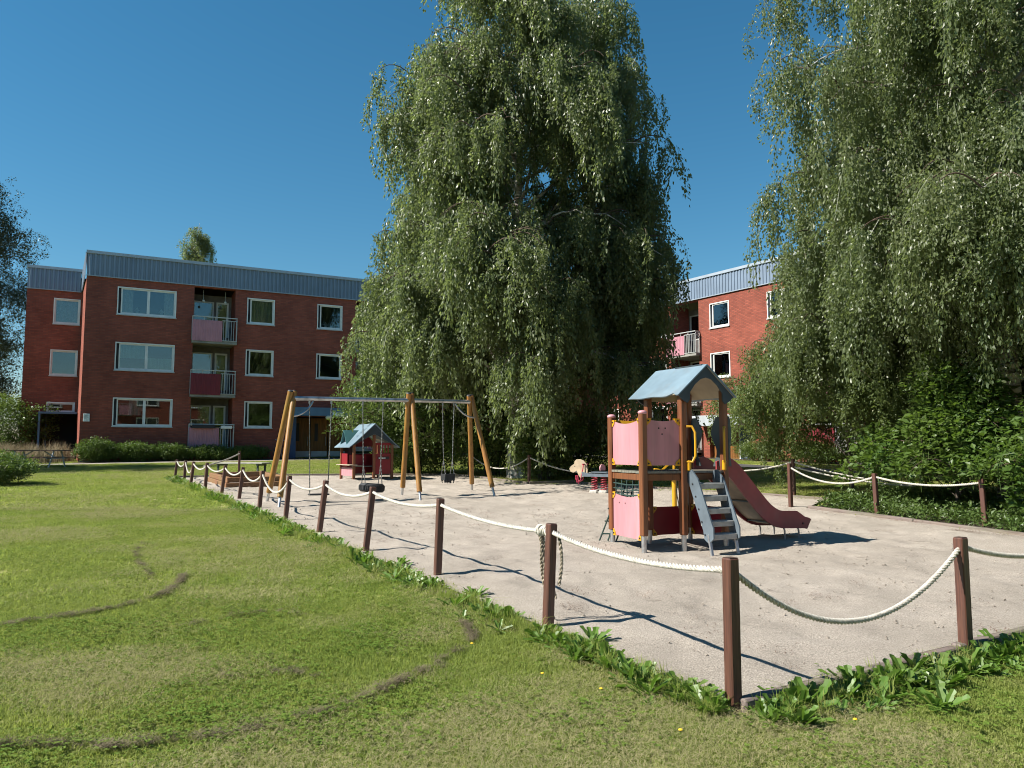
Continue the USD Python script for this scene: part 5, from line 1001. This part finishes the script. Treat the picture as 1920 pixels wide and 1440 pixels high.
instancer('/World/dry_clippings', FB, M['straw'], rg.integers(0, 4, n), np.column_stack([c, gz(c[:, 0], c[:, 1]) + .022]), Rot.from_euler('z', rg.uniform(0, 6.28, n)).as_quat(), sz * rg.uniform(.8, 1.2, n), label='pale dry grass clippings strewn over the lawn')

ROWS = [('darker windrow of dead clippings curving across the left of the near lawn', [(-5.2, 6.2), (-4.25, 6.53), (-4.09, 6.7), (-3.9, 6.85), (-3.73, 7.04), (-3.59, 7.24), (-3.45, 7.69), (-3.51, 8.25), (-3.68, 8.78)], 1.0),
        ('long windrow of dead clippings sweeping along the bottom of the near lawn', [(-3.3, 4.0), (-2.76, 4.12), (-2.38, 4.14), (-2.08, 4.09), (-1.84, 4.17), (-1.54, 4.26), (-1.31, 4.44), (-1.1, 4.56), (-.86, 4.91), (-.64, 5.27), (-.46, 5.69), (-.31, 6.1), (-.41, 6.67)], 1.0),
        ('faint windrow of clippings fading out up the left lawn', [(-3.8, 8.3), (-3.97, 8.63), (-4.5, 9.45), (-4.93, 10.23), (-5.27, 11.16)], .35),
        ('thin patchy streak of clippings in the middle of the near lawn', [(-2.73, 6.49), (-2.46, 6.85), (-2.1, 7.04), (-1.67, 6.85)], .3), ('short pale streak of clippings between the two windrows', [(-1.9, 5.2), (-1.58, 5.33), (-1.30, 5.25)], .45)]
for lab, L, dn in ROWS:
    L = np.array(L); t = np.concatenate([[0], np.cumsum(np.linalg.norm(np.diff(L, axis=0), axis=1))]); n = int(t[-1] * 72 * dn); u = rg.uniform(0, t[-1], n)
    P = np.column_stack([np.interp(u, t, L[:, 0]), np.interp(u, t, L[:, 1])]) + rg.normal(0, .009, (n, 2)) * (1 + 1.6 * np.sin(u * 7)[:, None] ** 2); m = meshkit.noise(np.column_stack([P * 4, np.zeros(n)]), 8) + rg.normal(0, .1, n) > .30; P = P[m]; n = len(P)
    instancer(numbered('/World', 'clipping_row'), FD, M['hay_dark'], rg.integers(0, 4, n), np.column_stack([P, gz(P[:, 0], P[:, 1]) + rg.uniform(.012, .027, n)]), Rot.from_euler('z', rg.uniform(0, 6.28, n)).as_quat(), rg.uniform(.5, 1.3, n), label=lab)
# dandelion rosettes and tall grass along the edging
def rosette(rng, n, L, up):
    V = MB()
    for k in range(n):
        a = 2 * np.pi * k / n + rng.normal(0, .3); l = L * rng.uniform(.55, 1.15); el = up * rng.uniform(.35, 1.3); d = np.array([math.cos(a), math.sin(a), 0]); s = np.array([-d[1], d[0], 0]); w0 = l * rng.uniform(.10, .15)
        t = np.linspace(0, 1, 6); cur = d * (l * np.sin(t * (1.2 if el < 1 else .9)) * math.cos(el * .8) )[:, None] + np.array([0, 0, 1.]) * (l * math.sin(el) * (t - .38 * t ** 2))[:, None]; w = w0 * np.array([.18, .5, .85, 1.0, .75, .05]) * (1 + .30 * np.array([0, -1, 1, -1, 1, 0]))
        dip = np.array([0, 0, -1.]) * (w * .35)[:, None]; v = np.vstack([cur - s * w[:, None] - dip, cur + dip * .5, cur + s * w[:, None] - dip]); q = []
        for i_ in range(5): q += [[i_, i_ + 1, 6 + i_ + 1, 6 + i_], [6 + i_, 6 + i_ + 1, 12 + i_ + 1, 12 + i_]]
        V.add(v, q)
    return np.vstack(V.v), np.vstack(V.f)
RO_ = [rosette(rg, int(rg.integers(7, 12)), .19, rg.uniform(.8, 1.35)) for k in range(6)]; TG = [blades(rg, 30, .06, .07, .17, .005, .8) for k in range(4)]
ea, eb = np.array([1.24, 4.60]), np.array([-11.1, 25.4]); fa, fb = np.array([1.36, 4.55]), np.array([5.6, 7.05]); ed_ = (eb - ea) / np.linalg.norm(eb - ea); fd_ = (fb - fa) / np.linalg.norm(fb - fa); en_ = np.array([-ed_[1], ed_[0]]); fn_ = np.array([fd_[1], -fd_[0]])
if en_[0] > 0: en_ = -en_
PW = []
for n_, o_, d_, nn_, Lm, wid in ((860, ea, ed_, en_, np.linalg.norm(eb - ea), .12), (230, fa + fn_ * .07, fd_, fn_, np.linalg.norm(fb - fa), .15)):
    u = Lm * rg.random(n_) ** 1.25; PW.append(o_ + d_ * u[:, None] + nn_ * (np.abs(rg.normal(.02, wid, n_)) - .03)[:, None])
W_ = np.vstack(PW); dens = meshkit.noise(np.column_stack([W_ * 1.6, np.zeros(len(W_))]), 3); W_ = W_[dens + rg.normal(0, .12, len(W_)) > .30]
near = np.argsort(W_[:, 1])[:0]; n = len(W_)
instancer('/World/edge_weeds', RO_, M['weed'], rg.integers(0, 6, n), np.column_stack([W_, gz(W_[:, 0], W_[:, 1]) + .01]), rand_quat(n, rg, .25), rg.uniform(.45, 1.1, n), label='dandelion and dock leaves crowding the lawn side of the timber edging')
u = rg.random(760); T1 = np.vstack([ea + ed_ * (u[:620] ** 1.3 * np.linalg.norm(eb - ea))[:, None] + en_ * (np.abs(rg.normal(0, .10, 620)) - .02)[:, None], fa + fd_ * (u[620:] * np.linalg.norm(fb - fa))[:, None] + fn_ * (np.abs(rg.normal(0, .14, 140)) - .02)[:, None]]); n = len(T1)
instancer('/World/edge_grass', TG, M['grass'], rg.integers(0, 4, n), np.column_stack([T1, gz(T1[:, 0], T1[:, 1])]), rand_quat(n, rg, .1), rg.uniform(.6, 1.2, n), label='long unmown grass tufts along the timber edging')
k = 0
for (px_, py_, s_, lab) in ((.62, 6.02, 1.35, 'upright dandelion with broad leaves right of the knotted-rope post'), (1.62, 4.78, 1.2, 'dandelion rosette just right of the front corner post'), (2.15, 5.02, 1.45, 'large dandelion rosette against the front timber, left of the sagging rope'), (2.72, 5.33, 1.5, 'tall leafy dock below the lowest point of the sagging rope'), (3.62, 5.86, 1.4, 'dandelion clump beside the post at the right of the sagging rope'), (-.35, 7.62, 1.25, 'dandelion clump midway between the knotted-rope post and the next one'), (-1.33, 9.37, 1.2, 'dandelion clump lit beside a grey timber, near the third fence post')):
    v, f = rosette(np.random.default_rng(300 + k), 17, .155 * s_, 1.0); p_ = G(px_, py_, .01); t = thing('dandelion', lab, 'weed', p_); MB().add(v, f).put('leaves', M['weed'], t); k += 1
fl = [(.2, 5.2), (.9, 4.25), (-.3, 5.9), (.55, 4.9), (1.9, 4.4)]
for (x, y), lab in zip(fl, ('tiny yellow flower in the lawn left of the corner post', 'tiny yellow flower in the lawn nearest the bottom edge', 'tiny yellow flower in the lawn below the knotted-rope post', 'tiny yellow flower close to the left of the corner post', 'tiny yellow flower in the grass right of the corner post')):
    p_ = G(x, y, .05); t = thing('flower', lab, 'flower', p_); MB().mesh(trimesh.creation.icosphere(1, .012), np.diag([1, 1, .45, 1])).put('bloom', M['flower'], t); MB().tube([(0, 0, -.05), (.003, 0, 0)], .002, 4).put('stem', M['weed'], t)
# ground cover and litter on the right, seed-head grass at the far left
c = np.column_stack([rg.uniform(5.8, 12, 2600), rg.uniform(9.5, 20, 2600)]); BED = Polygon([(9.05, 9.3), (6.15, 15.75), (7.35, 17.5), (9.5, 19.5), (14, 16), (13, 9)]); c = c[shapely.contains_xy(BED, c[:, 0], c[:, 1])]; n = len(c)
instancer('/World/ground_cover', CLS, M['weed_dull'], rg.integers(0, 5, n), np.column_stack([c, gz(c[:, 0], c[:, 1]) + .08]), rand_quat(n, rg, .4), rg.uniform(.6, 1.3, n), label='knee-high ground cover and nettles between the right edging and bushes')
c = SAND_IN.bounds; P = np.column_stack([rg.uniform(c[0], c[2], 9000), rg.uniform(c[1], c[3], 9000)]); dE = shapely.distance(shapely.points(P), LineString([(8.85, 9.15), (5.99, 15.85)])); ok = shapely.contains_xy(SAND_IN, P[:, 0], P[:, 1]) & ((rg.random(9000) < .035) | (rg.random(9000) < 1.0 * np.exp(-(dE / .45) ** 2))); P = P[ok]; n = len(P)
def sand_top(P): return gz(P[:, 0], P[:, 1]) + .034
FN = [fibres(rg, 40, .10, .035, .0014, .003) for k in range(3)]
instancer('/World/needle_litter', FN, M['needle'], rg.integers(0, 3, n), np.column_stack([P, sand_top(P)]), Rot.from_euler('z', rg.uniform(0, 6.28, n)).as_quat(), rg.uniform(.8, 2.2, n), label='reddish-brown catkin and twig litter on the sand, thickest by the right edging')
def pebble(rng):
    m = trimesh.creation.icosphere(1, .012); m.vertices *= rng.uniform(.6, 1.3, m.vertices.shape); m.vertices[:, 2] *= .6; return np.array(m.vertices), np.array(m.faces)
P = np.column_stack([rg.uniform(c[0], c[2], 5200), rg.uniform(c[1], c[1] + 11, 5200)]); P = P[shapely.contains_xy(SAND_IN, P[:, 0], P[:, 1])]; n = len(P)
instancer('/World/sand_pebbles', [pebble(rg) for k in range(4)], M['sand'], rg.integers(0, 4, n), np.column_stack([P, sand_top(P) - .004]), rand_quat(n, rg, .5), rg.uniform(.3, 1.1, n) , label='coarse grit and pebbles lying on the sand')
TWG = []
for k in range(4):
    m = MB(); L = .16; pts = np.column_stack([np.linspace(-L, L, 7), rg.normal(0, .012, 7), .006 + .004 * rg.random(7)]); m.tube(pts, np.linspace(.0035, .0015, 7), 4); m.tube([pts[3], pts[3] + [.05, .04, .004]], [.002, .001], 4); TWG.append((np.vstack(m.v), np.vstack(m.f)))
P = np.column_stack([rg.uniform(-2, 8.5, 240), rg.uniform(5, 15, 240)]); P = P[shapely.contains_xy(SAND_IN, P[:, 0], P[:, 1])]; n = len(P)
instancer('/World/twig_litter', TWG, M['twig'], rg.integers(0, 4, n), np.column_stack([P, sand_top(P)]), Rot.from_euler('z', rg.uniform(0, 6.28, n)).as_quat(), rg.uniform(.15, .55, n), label='fallen birch twigs scattered on the sand')
p_ = np.column_stack([rg.uniform(-26, -21.5, 160), rg.uniform(35.5, 39.5, 160)]); p_ = p_[p_[:, 0] < -20.6 - (p_[:, 1] - 35) * .42]; n = len(p_); TS_ = [blades(rg, 60, .25, .4, 1.0, .012, .35) for k in range(3)]
instancer('/World/tall_grass', TS_, M['seed'], rg.integers(0, 3, n), np.column_stack([p_, gz(p_[:, 0], p_[:, 1])]), rand_quat(n, rg, .05), rg.uniform(.7, 1.2, n), label='pale tall seeding grass at the far left house corner')
